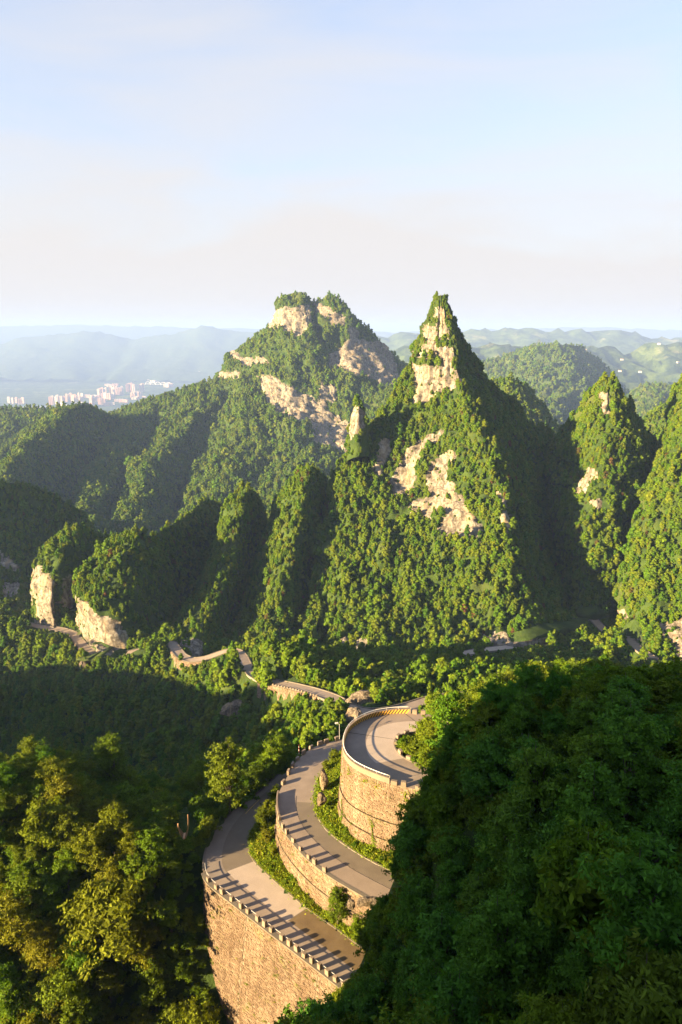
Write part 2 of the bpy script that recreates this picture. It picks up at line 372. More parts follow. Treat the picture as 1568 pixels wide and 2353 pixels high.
D_right = rd([(1320, 1452, -183), (1335, 1432, -184), (1345, 1418, -185), (1362, 1420, -185), (1375, 1434, -184), (1390, 1450, -182), (1420, 1462, -180), (1440, 1462, -179), (1452, 1472, -177), (1460, 1484, -175), (1475, 1496, -172), (1500, 1512, -168)])
D_low, D_mid, D_right = [spline(p, 2.0) for p in (D_low, D_mid, D_right)]
VALLEY = [(D_low, 2.9), (D_mid, 2.9), (D_right, 2.9)]

def carve(P, roads=VALLEY, soft=2.6, zlim=26.0):
    """cut benches for the valley roads into land vertices"""
    P = P.copy()
    for pl, hw in roads:
        lo, hi = pl.min(0) - 20, pl.max(0) + 20
        idx = np.where((P[:, 0] > lo[0]) & (P[:, 0] < hi[0]) & (P[:, 1] > lo[1]) & (P[:, 1] < hi[1]))[0]
        if not len(idx): continue
        d, z, _ = line_dist(P[idx], pl)
        w = 1 - sstep(hw + 0.2, hw + 0.2 + soft, d)
        w[np.abs(P[idx, 2] - z) > zlim] = 0
        P[idx, 2] = P[idx, 2] * (1 - w) + (z - 0.45) * w
    return P

def push_back(P, nf, roads=VALLEY):
    """mountain foot standing on a road bench is moved in behind the road, so the cut reads as a cliff"""
    P = P.copy(); inw = -nf[:, :2]; inw = inw / (np.linalg.norm(inw, axis=1)[:, None] + 1e-6)
    for pl, hw in roads:
        lo, hi = pl.min(0) - 15, pl.max(0) + 15; box = np.where((P[:, 0] > lo[0]) & (P[:, 0] < hi[0]) & (P[:, 1] > lo[1]) & (P[:, 1] < hi[1]) & (P[:, 2] < hi[2] + 40))[0]
        if not len(box): continue
        d = np.full(len(P), 99.0); z = np.zeros(len(P)); d[box], z[box], _ = line_dist(P[box], pl[::2])
        idx = np.where((d < 14) & (P[:, 2] < z + 40))[0]
        if not len(idx): continue
        A = np.asarray(pl)[:, :2]; k = np.argmin(((P[idx, None, :2] - A[None]) ** 2).sum(2), 1)
        sd = ((P[idx, :2] - A[k]) * inw[idx]).sum(1); need = hw + 1.0 - sd
        up = P[idx, 2] > z[idx] - 0.4
        mv = up & (need > 0); fade = np.clip(1 - (P[idx, 2] - z[idx] - 14) / 24, 0, 1)
        P[idx[mv], :2] += inw[idx[mv]] * (need * fade)[mv, None]
        lo = ~up & (d[idx] < hw + 1.0); P[idx[lo], 2] = np.minimum(P[idx[lo], 2], z[idx][lo] - 0.6)
    return P

# ================================================================ LAND
CTRL = []
def c_px(*rows): CTRL.extend(at(u, v, Y) for u, v, Y in rows)
def c_w(*rows): CTRL.extend(np.array(r, float) for r in rows)
c_px((230, 1560, 350), (230, 1700, 315), (100, 1560, 380), (100, 1700, 325), (0, 1600, 380), (0, 1760, 305), (300, 1620, 335), (400, 1600, 330), (400, 1700, 300),
     (450, 1560, 335), (500, 1650, 290), (500, 1760, 255), (600, 1700, 240), (600, 1630, 262), (565, 1650, 275), (548, 1512, 284), (518, 1535, 288), (590, 1548, 266), (505, 1590, 300), (572, 1590, 272),
     (700, 1640, 215), (760, 1680, 180), (650, 1720, 200), (620, 1780, 160), (560, 1800, 170), (750, 1610, 228), (850, 1590, 245), (900, 1600, 235), (1000, 1545, 300),
     (1100, 1525, 340), (1250, 1495, 385), (1350, 1510, 360), (1450, 1555, 335), (1400, 1490, 385), (1200, 1540, 320), (1100, 1580, 280), (1300, 1600, 280), (1500, 1650, 260))
c_px((740, 1538, 352), (790, 1552, 334), (865, 1538, 334), (955, 1522, 356), (1080, 1504, 370), (1180, 1496, 366), (690, 1545, 345), (600, 1530, 352), (640, 1530, 352), (470, 1530, 365), (1300, 1482, 392), (1380, 1462, 405))
for pl, hw in VALLEY: CTRL.extend(pl[::14])
c_w((0, 520, -240), (200, 600, -290), (-200, 600, -330), (-400, 500, -330), (350, 600, -280), (-320, 330, -270), (-260, 230, -230), (300, 300, -170), (300, 150, -110), (0, 800, -380), (-500, 900, -420), (500, 900, -420),
    (-200, 330, -245), (-150, 250, -225), (-60, 200, -165))
# the hill under the camera and its wooded spur
c_w((0, -6, -6), (-14, 0, -14), (6, 10, -24), (5, 20, -38), (18, 24, -38), (30, 30, -36), (14, 36, -45), (16, 48, -46), (28, 60, -45), (24, 74, -43), (45, 76, -42), (62, 72, -41), (12, 72, -50), (70, 100, -60), (12, 66, -53), (8, 58, -66), (2, 50, -76), (-6, 48, -80),
    (-16, 40, -98), (-18, 22, -74), (-40, 60, -130), (-22, 78, -150), (-34, 90, -150), (-12, 68, -130), (-9, 56, -86), (0, 63, -84), (-14, 52, -96), (34, 90, -66), (32, 100, -72), (34, 118, -74), (36, 135, -88), (50, 110, -72), (20, 84, -82),
    (100, 20, -30), (60, 10, -20), (-40, 10, -70), (-60, 30, -130))
c_w((-50, -16, 14), (-120, -8, 24), (-146, -1, 14), (-70, -8, 14), (-100, -4, 14), (-80, -60, 70), (0, -40, 35), (80, -30, 35), (-166, 6, -95), (-198, -20, -110), (-280, -60, -110), (-122, 36, -128), (-140, 19, -112), (-160, 14, -105), (-110, -60, 50), (150, 60, -40), (150, 130, -80))
# the grove hill left of the big wall, and the hill it climbs to outside the frame
c_w((-27, 103, -97), (-31, 99, -101), (-46, 110, -93), (-60, 118, -87), (-75, 112, -88), (-50, 98, -106), (-40, 92, -124), (-60, 88, -122), (-80, 90, -116), (-100, 100, -98), (-60, 130, -98), (-40, 128, -102), (-27, 122, -96), (-22, 138, -104),
    (-55, 150, -132), (-80, 160, -152), (-30, 155, -124), (-8, 150, -104), (10, 150, -106), (20, 165, -114), (-60, 70, -138), (-90, 60, -140), (-8, 136, -94),
    (-150, 110, -92), (-220, 120, -80), (-300, 140, -78), (-300, 60, -90), (-200, 60, -115), (-120, 70, -128), (-330, 245, -146), (-390, 290, -150))
CTRL = np.array(CTRL)
def _phi(r): return np.sqrt(r * r + 36.0)
_Dm = np.hypot(CTRL[:, None, 0] - CTRL[None, :, 0], CTRL[:, None, 1] - CTRL[None, :, 1])
_n = len(CTRL)
_Am = np.zeros((_n + 1, _n + 1)); _Am[:_n, :_n] = _phi(_Dm) - 1.2 * np.eye(_n); _Am[:_n, _n] = 1; _Am[_n, :_n] = 1
_W = np.linalg.solve(_Am, np.concatenate([CTRL[:, 2], [0]]))
POLY_A = np.concatenate([A_out, A_in[::-1]]); POLY_B = np.concatenate([B_out, B_in[::-1]])
i0 = np.argmin(np.abs(B_out[:, 1] - 121) + 100 * (np.arange(len(B_out)) < len(B_out) // 2))
POLY_AB = np.concatenate([A_in[:np.argmin(np.hypot(A_in[:, 0] - B_out[i0, 0], A_in[:, 1] - B_out[i0, 1]))], B_out[:i0][::-1]])     # verge between road A and wall B
POLY_BC = np.concatenate([B_in, C_out[::-1]])                                                  # verge between road B and the drum
POLY_C = np.concatenate([C_out, [(60, 140, ZC), (60, 90, ZC)]])
def ground(x, y, detail=True):
    x = np.asarray(x, float).ravel(); y = np.asarray(y, float).ravel(); z = np.full(len(x), _W[_n])
    for k in range(_n): z += _W[k] * _phi(np.hypot(x - CTRL[k, 0], y - CTRL[k, 1]))
    P = np.stack([x, y, z], 1)
    if detail:
        q = np.stack([x, y, np.zeros_like(x)], 1)
        far = sstep(120, 260, y)
        z = z + fbm(q / 26.0, 4) * (1.2 + 1.6 * far) + ridged(q / 60.0, 3) * 2.0 * far
        P[:, 2] = z
    near = np.where((x > -60) & (x < 70) & (y > 60) & (y < 160))[0]
    if len(near):
        xn, yn = x[near], y[near]; zn = P[near, 2].copy()
        dA = line_dist(P[near], A_out)[0]; dB = line_dist(P[near], B_out)[0]; dC = line_dist(P[near], C_out)[0]
        inA, inB, inC = inside(POLY_A, xn, yn), inside(POLY_B, xn, yn), inside(POLY_C, xn, yn)
        inAB, inBC = inside(POLY_AB, xn, yn), inside(POLY_BC, xn, yn)
        nzv = fbm(np.stack([xn, yn, xn * 0], 1) / 2.5, 3) * 0.25
        dAi = line_dist(P[near], A_in)[0]; dBi = line_dist(P[near], B_in)[0]
        # outside shoulder of road A past the bend: land stays just under the kerb
        m = inAB & ~inB & ~inC; zn[m] = np.minimum(ZA + 0.1 + 0.42 * dAi + nzv, ZB - 1.5)[m]
        m = inA & (dA <= 2.6); zn[m] = np.minimum(zn, ZA - 0.7)[m]
        m = inA & (dA > 2.6); zn[m] = ZA - 0.35
        m = inBC & ~inB & ~inC; zn[m] = np.minimum(ZB + 0.1 + 0.40 * dBi + nzv, ZC - 1.5)[m]
        m = inB & (dB <= 2.6); zn[m] = np.minimum(zn, ZB - 0.7)[m]
        m = inB & (dB > 2.6); zn[m] = ZB - 0.35
        m = inC & (dC <= 2.6); zn[m] = np.minimum(zn, ZC - 0.7)[m]
        m = inC & (dC > 2.6); zn[m] = ZC - 0.35
        P[near, 2] = zn
    return carve(P)
def gz(x, y): return ground(np.array([x]), np.array([y]))[0, 2]

def grid_faces(nu, nv):
    i = np.arange(nu * nv).reshape(nu, nv)
    return np.stack([i[:-1, :-1], i[1:, :-1], i[1:, 1:], i[:-1, 1:]], -1).reshape(-1, 4)
SCATTER = []      # (verts, quads, rockmask per face, density, size, name)
def hfield(name, x0, x1, y0, y1, step, hole=None, label=None, m=M_soil, dens=None, size=1.0):
    xs = np.arange(x0, x1 + step * 0.5, step); ys = np.arange(y0, y1 + step * 0.5, step)
    X, Y = np.meshgrid(xs, ys, indexing='ij'); P = ground(X, Y)
    f = grid_faces(len(xs), len(ys))
    if hole is not None:
        c = P[f].mean(1); keep = ~((c[:, 0] > hole[0]) & (c[:, 0] < hole[1]) & (c[:, 1] > hole[2]) & (c[:, 1] < hole[3])); f = f[keep]
    o = obj(name, mesh(name, P, f, m, True)); tag(o, label, None, None, 'structure')
    if dens: SCATTER.append((P, f, np.zeros(len(f), bool), dens, size, name))
    return o
hfield('near_hillside', -105, 81, -22.5, 150, 1.5, label='wooded ground of the near spur and the slopes between the road bends', dens=0.11, size=0.95)
hfield('valley_ground', -420, 420, -150, 610, 3.2, hole=(-102, 78, -19, 147), label='deep wooded valley floor and slopes around the road', dens=None)
SC_VALLEY = True

# ---- lofted mountains: each row is a fall line from crest to foot, rows run round the mountain
def loft(name, rows, res, k=1.0, rocks=(), amp=(5.0, 2.2), gully=3.0, label=None, dens=0.07, size=1.0, smooth=2, m=M_soil, rock_amp=2.2, cut=True, seed=0, rock_grow=1.18, ledge=0.0, rock_label=None, gsc=22.0, back=None, rock_m=None):
    R = []
    for r in rows:
        p = []
        for q in r:
            p.append(np.array(q[1:], float) if q[0] == 'w' else at(q[0], q[1], q[2] * k))
        R.append(np.array(p))
    lens = [np.linalg.norm(np.diff(r, axis=0), axis=1).sum() for r in R]
    nt_ = max(4, int(max(lens) / res))
    G = np.stack([resample(r, nt_) for r in R])                       # rows x nt x 3
    gaps = np.linalg.norm(np.diff(G, axis=0), axis=2).max(1)
    cum = np.concatenate([[0], np.cumsum(np.maximum(gaps, res))]); ns = max(4, int(cum[-1] / res))
    s = np.linspace(0, cum[-1], ns); P = np.zeros((ns, nt_, 3))
    kk = np.clip(np.searchsorted(cum, s, 'right') - 1, 0, len(R) - 2); t = (s - cum[kk]) / (cum[kk + 1] - cum[kk])
    # Catmull-Rom blended with straight spans
    g0 = G[np.maximum(kk - 1, 0)]; g1 = G[kk]; g2 = G[kk + 1]; g3 = G[np.minimum(kk + 2, len(R) - 1)]; tt = t[:, None, None]
    crm = 0.5 * (2 * g1 + (g2 - g0) * tt + (2 * g0 - 5 * g1 + 4 * g2 - g3) * tt ** 2 + (3 * g1 - g0 - 3 * g2 + g3) * tt ** 3)
    P = 0.5 * crm + 0.5 * (g1 * (1 - tt) + g2 * tt)
    for _ in range(smooth):
        Q = P.copy(); Q[1:-1] = 0.25 * P[:-2] + 0.5 * P[1:-1] + 0.25 * P[2:]; Q[:, 1:-1] = 0.25 * Q[:, :-2] + 0.5 * Q[:, 1:-1] + 0.25 * Q[:, 2:]; P = Q
    du = np.gradient(P, axis=0); dv = np.gradient(P, axis=1); nrm = np.cross(du, dv); nrm /= np.linalg.norm(nrm, axis=2)[..., None] + 1e-9
    # face the camera side
    mid = P.mean((0, 1))
    if (nrm * (-P)).sum(2).mean() < 0: nrm = -nrm
    fl = P.reshape(-1, 3); nf = nrm.reshape(-1, 3)
    edge = np.ones((ns, nt_)); 
    tfall = np.linspace(0, 1, nt_); taper = np.clip(tfall * 9 + 0.25, 0, 1)[None, :] * edge
    sd = np.repeat(s[:, None], nt_, 1); td = np.repeat(np.linspace(0, max(lens), nt_)[None], ns, 0)
    gn = ridged(np.stack([sd / gsc, td / (gsc * 5), np.full_like(sd, seed * 3.7)], -1), 3)
    # rock mask
    u, v, dep = project(fl)
    wsc = max(9.0, res * 3.2); wob = fbm(fl / wsc, 4, 0.62) * wsc / 9; wob2 = fbm(fl / wsc + 50, 4, 0.62) * wsc / 9; px = F / np.maximum(dep, 1) 
    rm = np.zeros(len(fl), bool)
    for pg in rocks:
        pg = np.array(pg, float); pg = pg.mean(0) + (pg - pg.mean(0)) * rock_grow
        rm |= inside(pg, u + wob * 3.2 * px, v + wob2 * 2.2 * px)
    rmf = rm.astype(float)
    a1, a2 = amp
    disp = a1 * fbm(fl / 42.0 + seed, 4) + a2 * fbm(fl / 11.0 + seed, 3) + gully * gn.ravel()
    if ledge: disp = disp + ledge * np.repeat(sstep(0.12, 0.4, tfall)[None], ns, 0).ravel() * (np.mod(fl[:, 2] / 31.0 + 0.55 * fbm(fl / 70.0 + 8, 2), 1.0) - 0.5)
    st = fl * np.array((1 / 14.0, 1 / 14.0, 1 / 3.2))
    blk = np.round(perlin(st + 5) * 4) / 3.0
    vert = ridged(fl * np.array((1 / 7.0, 1 / 7.0, 1 / 60.0)), 2)
    rdis = rock_amp * (blk * 0.75 + 1.1 * vert + 0.18 * fbm(fl / 4.0, 3))
    disp = disp * taper.ravel() * (1 - 0.55 * rmf) + rdis * rmf
    fl = fl + nf * disp[:, None]
    if cut: fl = push_back(fl, nf)
    f = grid_faces(ns, nt_)
    fr = rm[f].sum(1) >= 2
    root = obj(name, mesh(name, fl, f[~fr], m, True)); tag(root, label, None, None, 'structure')
    if fr.any():
        # each outcrop its own part: connected components over the face grid
        nu, nv = ns - 1, nt_ - 1; lab = -np.ones(nu * nv, int); frr = fr; cur = 0
        for st0 in np.where(frr)[0]:
            if lab[st0] >= 0: continue
            stack = [st0]; lab[st0] = cur
            while stack:
                q = stack.pop(); a, b = divmod(q, nv)
                for da, db in ((1, 0), (-1, 0), (0, 1), (0, -1)):
                    a2_, b2_ = a + da, b + db
                    if 0 <= a2_ < nu and 0 <= b2_ < nv:
                        w = a2_ * nv + b2_
                        if frr[w] and lab[w] < 0: lab[w] = cur; stack.append(w)
            cur += 1
        small = []
        for c in range(cur):
            ii = np.where(lab == c)[0]
            if len(ii) < 6: small.append(ii); continue
            ff = f[ii]; vv, inv = np.unique(ff, return_inverse=True)
            o = obj('cliff', mesh('cliff', fl[vv], inv.reshape(ff.shape), rock_m or M_rock, False), root)
            o['label'] = rock_label or 'pale limestone cliff bare of trees'
        if small:
            ii = np.concatenate(small); ff = f[ii]; vv, inv = np.unique(ff, return_inverse=True)
            obj('cliff', mesh('cliff', fl[vv], inv.reshape(ff.shape), rock_m or M_rock, False), root)
    if dens: SCATTER.append((fl, f, fr, dens, size, name))
    return root

K = 0.92
ROCK_MAIN = [
    [(983, 770), (1003, 770), (1000, 808), (981, 808)], [(1006, 816), (1034, 818), (1036, 856), (1012, 856)], [(1004, 728), (1020, 730), (1022, 756), (1002, 756)],
    [(998, 707), (1022, 714), (1021, 733), (1000, 731)],
    [(981, 752), (1026, 750), (1031, 776), (978, 777)], [(975, 800), (1037, 803), (1040, 825), (976, 822)],
    [(967, 850), (1046, 847), (1057, 879), (1030, 883), (998, 894), (993, 915), (956, 920), (962, 868)],
    [(948, 812), (959, 815), (956, 857), (943, 860)],
    [(878, 1014), (899, 1017), (888, 1051), (883, 1082), (859, 1093), (859, 1066)],
    [(998, 993), (1014, 998), (977, 1030), (956, 1067), (951, 1103), (914, 1129), (904, 1103), (920, 1061), (951, 1025)],
    [(1019, 1051), (1050, 1056), (1040, 1082), (1026, 1103), (1063, 1150), (1089, 1197), (1094, 1229), (1040, 1218), (1009, 1213), (1019, 1177), (1009, 1145), (977, 1124), (993, 1088)],
    [(956, 1135), (1003, 1150), (1003, 1182), (940, 1177)],
    [(1145, 1124), (1166, 1140), (1181, 1187), (1181, 1224), (1166, 1218), (1155, 1177)],
    [(785, 1455), (840, 1472), (845, 1490), (800, 1480)],
    [(1120, 1452), (1180, 1446), (1238, 1452), (1240, 1472), (1150, 1480), (1110, 1482)],
    [(810, 946), (836, 951), (833, 977), (804, 993)],
]
loft('spire_mountain', [
    [('w', 80, 558, 18), ('w', 95, 600, -80), ('w', 110, 680, -300)],
    [(1000, 685, 606), (985, 720, 615), (950, 850, 625), (880, 960, 630), (800, 1100, 620), (740, 1250, 570)],
    [(1003, 677, 601), (995, 712, 603), (977, 768, 603), (958, 838, 600), (920, 884, 594), (882, 932, 586), (846, 974, 576), (800, 1030, 566), (765, 1090, 553), (738, 1170, 535), (718, 1260, 514), (712, 1350, 488), (725, 1450, 446), (740, 1530, 392)],
    [(1005, 679, 599), (992, 745, 596), (976, 832, 590), (950, 902, 582), (900, 980, 570), (860, 1060, 550), (820, 1150, 525), (790, 1250, 498), (775, 1350, 465), (775, 1450, 425), (780, 1545, 370)],
    [(1010, 679, 597), (1000, 760, 590), (985, 860, 580), (975, 940, 570), (950, 1040, 552), (910, 1110, 538), (880, 1200, 506), (865, 1300, 475), (855, 1400, 444), (860, 1470, 412), (865, 1530, 370)],
    [(1014, 679, 596), (1015, 760, 588), (1012, 860, 572), (1010, 920, 562), (1005, 1010, 546), (1000, 1080, 532), (975, 1170, 508), (950, 1260, 482), (935, 1350, 458), (940, 1430, 429), (955, 1515, 392)],
    [(1020, 677, 597), (1030, 705, 593), (1036, 760, 582), (1052, 850, 565), (1065, 900, 552), (1095, 980, 530), (1125, 1060, 505), (1145, 1130, 485), (1165, 1220, 462), (1170, 1310, 440), (1180, 1400, 420), (1180, 1490, 394)],
    [(1030, 679, 600), (1036, 706, 599), (1050, 770, 592), (1064, 850, 578), (1085, 910, 562), (1125, 980, 542), (1170, 1060, 522), (1196, 1140, 504), (1212, 1230, 486), (1245, 1320, 466), (1275, 1400, 446), (1295, 1475, 420)],
    [(1031, 681, 604), (1033, 712, 605), (1052, 772, 606), (1072, 852, 610), (1120, 900, 612), (1180, 970, 612), (1230, 1050, 608), (1262, 1150, 595), (1285, 1250, 575), (1305, 1340, 545), (1315, 1430, 500)],
    [(1030, 683, 608), (1034, 712, 608), (1060, 766, 614), (1088, 844, 622), (1120, 876, 630), (1172, 907, 640), (1250, 987, 660), (1288, 1010, 668), (1310, 1080, 660), (1330, 1200, 640), (1335, 1350, 600)],
    [('w', 86, 562, 14), ('w', 150, 620, -90), ('w', 230, 680, -300)],
    [('w', 80, 558, 18), ('w', 95, 600, -80), ('w', 110, 680, -300)],
], 1.9, K, ROCK_MAIN, label='tall sharp limestone spire mountain wooded up to its tip', dens=0.17, size=0.58, rock_label='pale limestone face on the spire mountain', amp=(5.0, 2.6), gully=4.5, gsc=30.0, ledge=3.5, rock_grow=1.16)

loft('rock_pinnacle', [
    [(822, 928, 566), (816, 970, 570), (812, 1050, 570)], [(818, 928, 558), (810, 955, 556), (804, 1000, 553), (798, 1060, 550)], [(824, 925, 553), (822, 970, 548), (820, 1050, 543)],
    [(832, 928, 556), (840, 970, 554), (850, 1050, 552)], [(830, 930, 566), (842, 980, 570), (850, 1050, 572)]], 1.6, K, [[(812, 942), (838, 948), (836, 980), (806, 1002), (804, 965)]],
    label='small rock pinnacle on the left flank of the spire mountain', dens=0.08, size=0.6, seed=17, amp=(1.5, 1.0), gully=0.8, rock_amp=1.2)
loft('slim_cone_hill', [
    [('w', 205, 545, -50), ('w', 215, 600, -180), ('w', 225, 660, -320)],
    [(1388, 868, 580), (1352, 905, 590), (1315, 955, 600), (1288, 985, 610), (1262, 1060, 620), (1250, 1200, 600)],
    [(1388, 867, 577), (1366, 920, 570), (1350, 990, 560), (1338, 1040, 551), (1326, 1100, 538), (1312, 1150, 526), (1310, 1220, 508), (1316, 1300, 490), (1322, 1370, 478), (1316, 1425, 466)],
    [(1398, 866, 574), (1396, 930, 560), (1390, 1000, 543), (1380, 1060, 527), (1372, 1120, 510), (1372, 1200, 490), (1382, 1280, 472), (1380, 1350, 470), (1372, 1402, 464)],
    [(1408, 868, 574), (1436, 940, 558), (1450, 1000, 544), (1460, 1060, 533), (1458, 1130, 518), (1440, 1200, 500), (1430, 1270, 484), (1420, 1340, 476), (1412, 1400, 468)],
    [(1412, 870, 580), (1455, 930, 590), (1480, 985, 600), (1502, 1022, 612), (1512, 1100, 612), (1500, 1200, 590), (1475, 1300, 550), (1455, 1400, 500)],
    [('w', 215, 547, -52), ('w', 245, 610, -200), ('w', 270, 660, -320)],
], 2.2, K, [[(1375, 904), (1399, 907), (1396, 936), (1378, 938)], [(1346, 1074), (1370, 1088), (1354, 1103), (1328, 1140), (1315, 1140), (1328, 1103)], [(1349, 1145), (1386, 1145), (1396, 1166), (1375, 1171)]],
    label='slim pointed wooded hill standing behind the road bends on the right', dens=0.15, size=0.60, seed=2, amp=(4.0, 2.4), gully=3.0, ledge=3.0, rock_label='small pale rock face on the slim hill')

loft('steep_lit_slope', [
    [('w', 300, 600, -20), ('w', 290, 600, -180), ('w', 260, 560, -260)],
    [(1590, 985, 520), (1540, 1065, 505), (1510, 1112, 495), (1488, 1160, 485), (1468, 1220, 472), (1440, 1295, 458), (1420, 1360, 450), (1430, 1420, 434), (1470, 1490, 402), (1470, 1590, 330)],
    [(1650, 960, 505), (1600, 1080, 480), (1570, 1160, 465), (1548, 1250, 446), (1528, 1350, 424), (1515, 1430, 405), (1515, 1500, 380), (1512, 1580, 330)],
    [(1800, 880, 500), (1760, 1050, 460), (1720, 1200, 430), (1680, 1350, 400), (1640, 1480, 365), (1600, 1590, 320)],
    [(2100, 800, 520), (2000, 1100, 440), (1900, 1400, 370), (1800, 1620, 300)],
], 2.4, K, [[(1530, 1455), (1580, 1440), (1580, 1540), (1562, 1560), (1545, 1510), (1530, 1480)], [(1420, 1405), (1440, 1402), (1445, 1425), (1430, 1440), (1418, 1430)], [(1455, 1462), (1475, 1478), (1482, 1494), (1466, 1490), (1457, 1478)]],
    label='steep sunlit wooded slope at the right edge', dens=0.16, size=0.60, seed=3, amp=(6, 3), gully=5.0, gsc=32.0, ledge=3.0, rock_label='pale rock outcrop low on the sunlit slope')

loft('sunlit_far_slope', [
    [(1620, 862, 960), (1560, 930, 950), (1530, 1000, 930), (1540, 1080, 900)],
    [(1600, 868, 920), (1560, 897, 905), (1520, 937, 890), (1490, 968, 876), (1482, 1000, 862), (1500, 1060, 830)],
    [(1680, 820, 900), (1640, 900, 880), (1590, 960, 860), (1560, 1030, 830), (1550, 1090, 790)],
    [(1800, 780, 900), (1750, 920, 860), (1680, 1040, 800), (1640, 1140, 750)],
], 4.0, 1.0, [[(1540, 940), (1570, 925), (1572, 950), (1555, 965), (1535, 962)]], label='sunlit wooded slope behind the steep slope', dens=0.08, size=0.88, seed=4, amp=(7, 3))

loft('wooded_shoulder', [
    [(1100, 900, 1010), (1090, 960, 990), (1080, 1060, 950)],
    [(1140, 872, 985), (1150, 950, 960), (1160, 1050, 920)],
    [(1168, 868, 980), (1190, 930, 955), (1210, 990, 930), (1230, 1060, 890)],
    [(1192, 884, 985), (1232, 937, 975), (1262, 966, 968), (1284, 988, 960), (1300, 1040, 930)],
    [(1200, 890, 1040), (1260, 970, 1040), (1300, 1060, 1020)],
], 5.0, 1.0, label='small sunlit wooded shoulder seen past the spire', dens=0.08, size=0.88, seed=5, amp=(6, 3))

L3_ROCK = [[(174, 1384), (190, 1390), (215, 1402), (235, 1425), (262, 1432), (287, 1455), (288, 1475), (258, 1504), (230, 1502), (200, 1490), (182, 1470)]]
loft('rock_nosed_hill', [
    [(335, 1225, 560), (280, 1300, 580), (240, 1420, 580)],
    [(330, 1222, 540), (262, 1250, 530), (215, 1310, 520), (195, 1400, 500), (190, 1480, 480)],
    [(300, 1232, 490), (246, 1266, 474), (205, 1307, 458), (178, 1345, 446), (170, 1380, 438), (173, 1400, 434), (178, 1465, 425), (182, 1520, 400)],
    [(318, 1236, 470), (270, 1290, 450), (240, 1345, 434), (225, 1385, 424), (224, 1408, 420), (228, 1490, 411), (230, 1530, 390)],
    [(350, 1230, 485), (325, 1300, 456), (305, 1370, 434), (290, 1425, 424), (286, 1450, 420), (292, 1495, 412), (298, 1535, 390)],
    [(395, 1205, 535), (392, 1290, 515), (388, 1370, 492), (368, 1430, 462), (352, 1465, 446), (345, 1500, 425), (345, 1530, 400)],
    [(436, 1178, 590), (450, 1270, 575), (450, 1360, 545), (430, 1430, 512), (408, 1480, 468)],
    [(475, 1145, 650), (510, 1230, 625), (518, 1320, 585), (500, 1400, 545), (470, 1470, 500)],
    [(515, 1165, 690), (540, 1230, 670), (560, 1320, 630), (540, 1400, 590)],
    [(520, 1180, 720), (560, 1260, 720), (590, 1400, 690)],
], 1.9, K, L3_ROCK, label='rounded wooded hill with a bare orange and white rock nose above the road', dens=0.17, size=0.54, seed=6, amp=(3, 1.8), gully=1.5, rock_label='bare streaked rock face above the road', rock_amp=1.6)

loft('rock_pillar_hill', [
    [(180, 1222, 545), (150, 1300, 570), (130, 1440, 570)],
    [(168, 1213, 525), (130, 1250, 530), (95, 1320, 530), (85, 1440, 520)],
    [(174, 1213, 520), (149, 1227, 515), (113, 1260, 508), (79, 1315, 500), (78, 1380, 494), (82, 1445, 486), (80, 1490, 455)],
    [(182, 1214, 516), (160, 1260, 502), (137, 1298, 492), (122, 1325, 486), (120, 1400, 478), (125, 1450, 470), (125, 1490, 450)],
    [(192, 1215, 518), (200, 1270, 518), (190, 1330, 514), (172, 1380, 504), (165, 1440, 488), (165, 1490, 460)],
    [(231, 1230, 545), (248, 1290, 550), (245, 1360, 540), (215, 1440, 515), (200, 1490, 480)],
    [(262, 1228, 580), (290, 1300, 580), (300, 1400, 560)],
], 2.0, K, [[(79, 1318), (108, 1322), (122, 1350), (132, 1385), (140, 1440), (112, 1446), (84, 1440), (88, 1390), (82, 1350)], [(150, 1330), (176, 1320), (180, 1350), (160, 1390), (148, 1380)]],
    label='wooded hill on a bare rock pillar beside the far road', dens=0.17, size=0.54, seed=7, amp=(2.5, 1.6), gully=1.2, rock_label='bare pale rock pillar face')

loft('shaded_left_hill', [
    [(-420, 1180, 640), (-330, 1300, 590), (-300, 1480, 500)],
    [(-200, 1130, 650), (-160, 1260, 610), (-140, 1480, 500)],
    [(0, 1110, 660), (0, 1200, 640), (0, 1300, 610), (10, 1380, 570), (15, 1450, 515), (15, 1490, 470)],
    [(62, 1115, 665), (60, 1220, 640), (50, 1330, 600), (45, 1400, 560), (45, 1455, 510)],
    [(120, 1136, 675), (110, 1240, 650), (90, 1350, 610), (80, 1440, 550)],
    [(185, 1174, 690), (190, 1270, 670), (180, 1400, 620)],
    [(214, 1206, 720), (240, 1300, 700), (250, 1420, 640)],
], 2.6, K, [[(5, 1275), (40, 1300), (35, 1312), (0, 1300)], [(15, 1345), (45, 1340), (40, 1370), (10, 1375)]], label='dark shaded wooded hill at the left edge', dens=0.15, size=0.60, seed=8, amp=(4, 2.2))

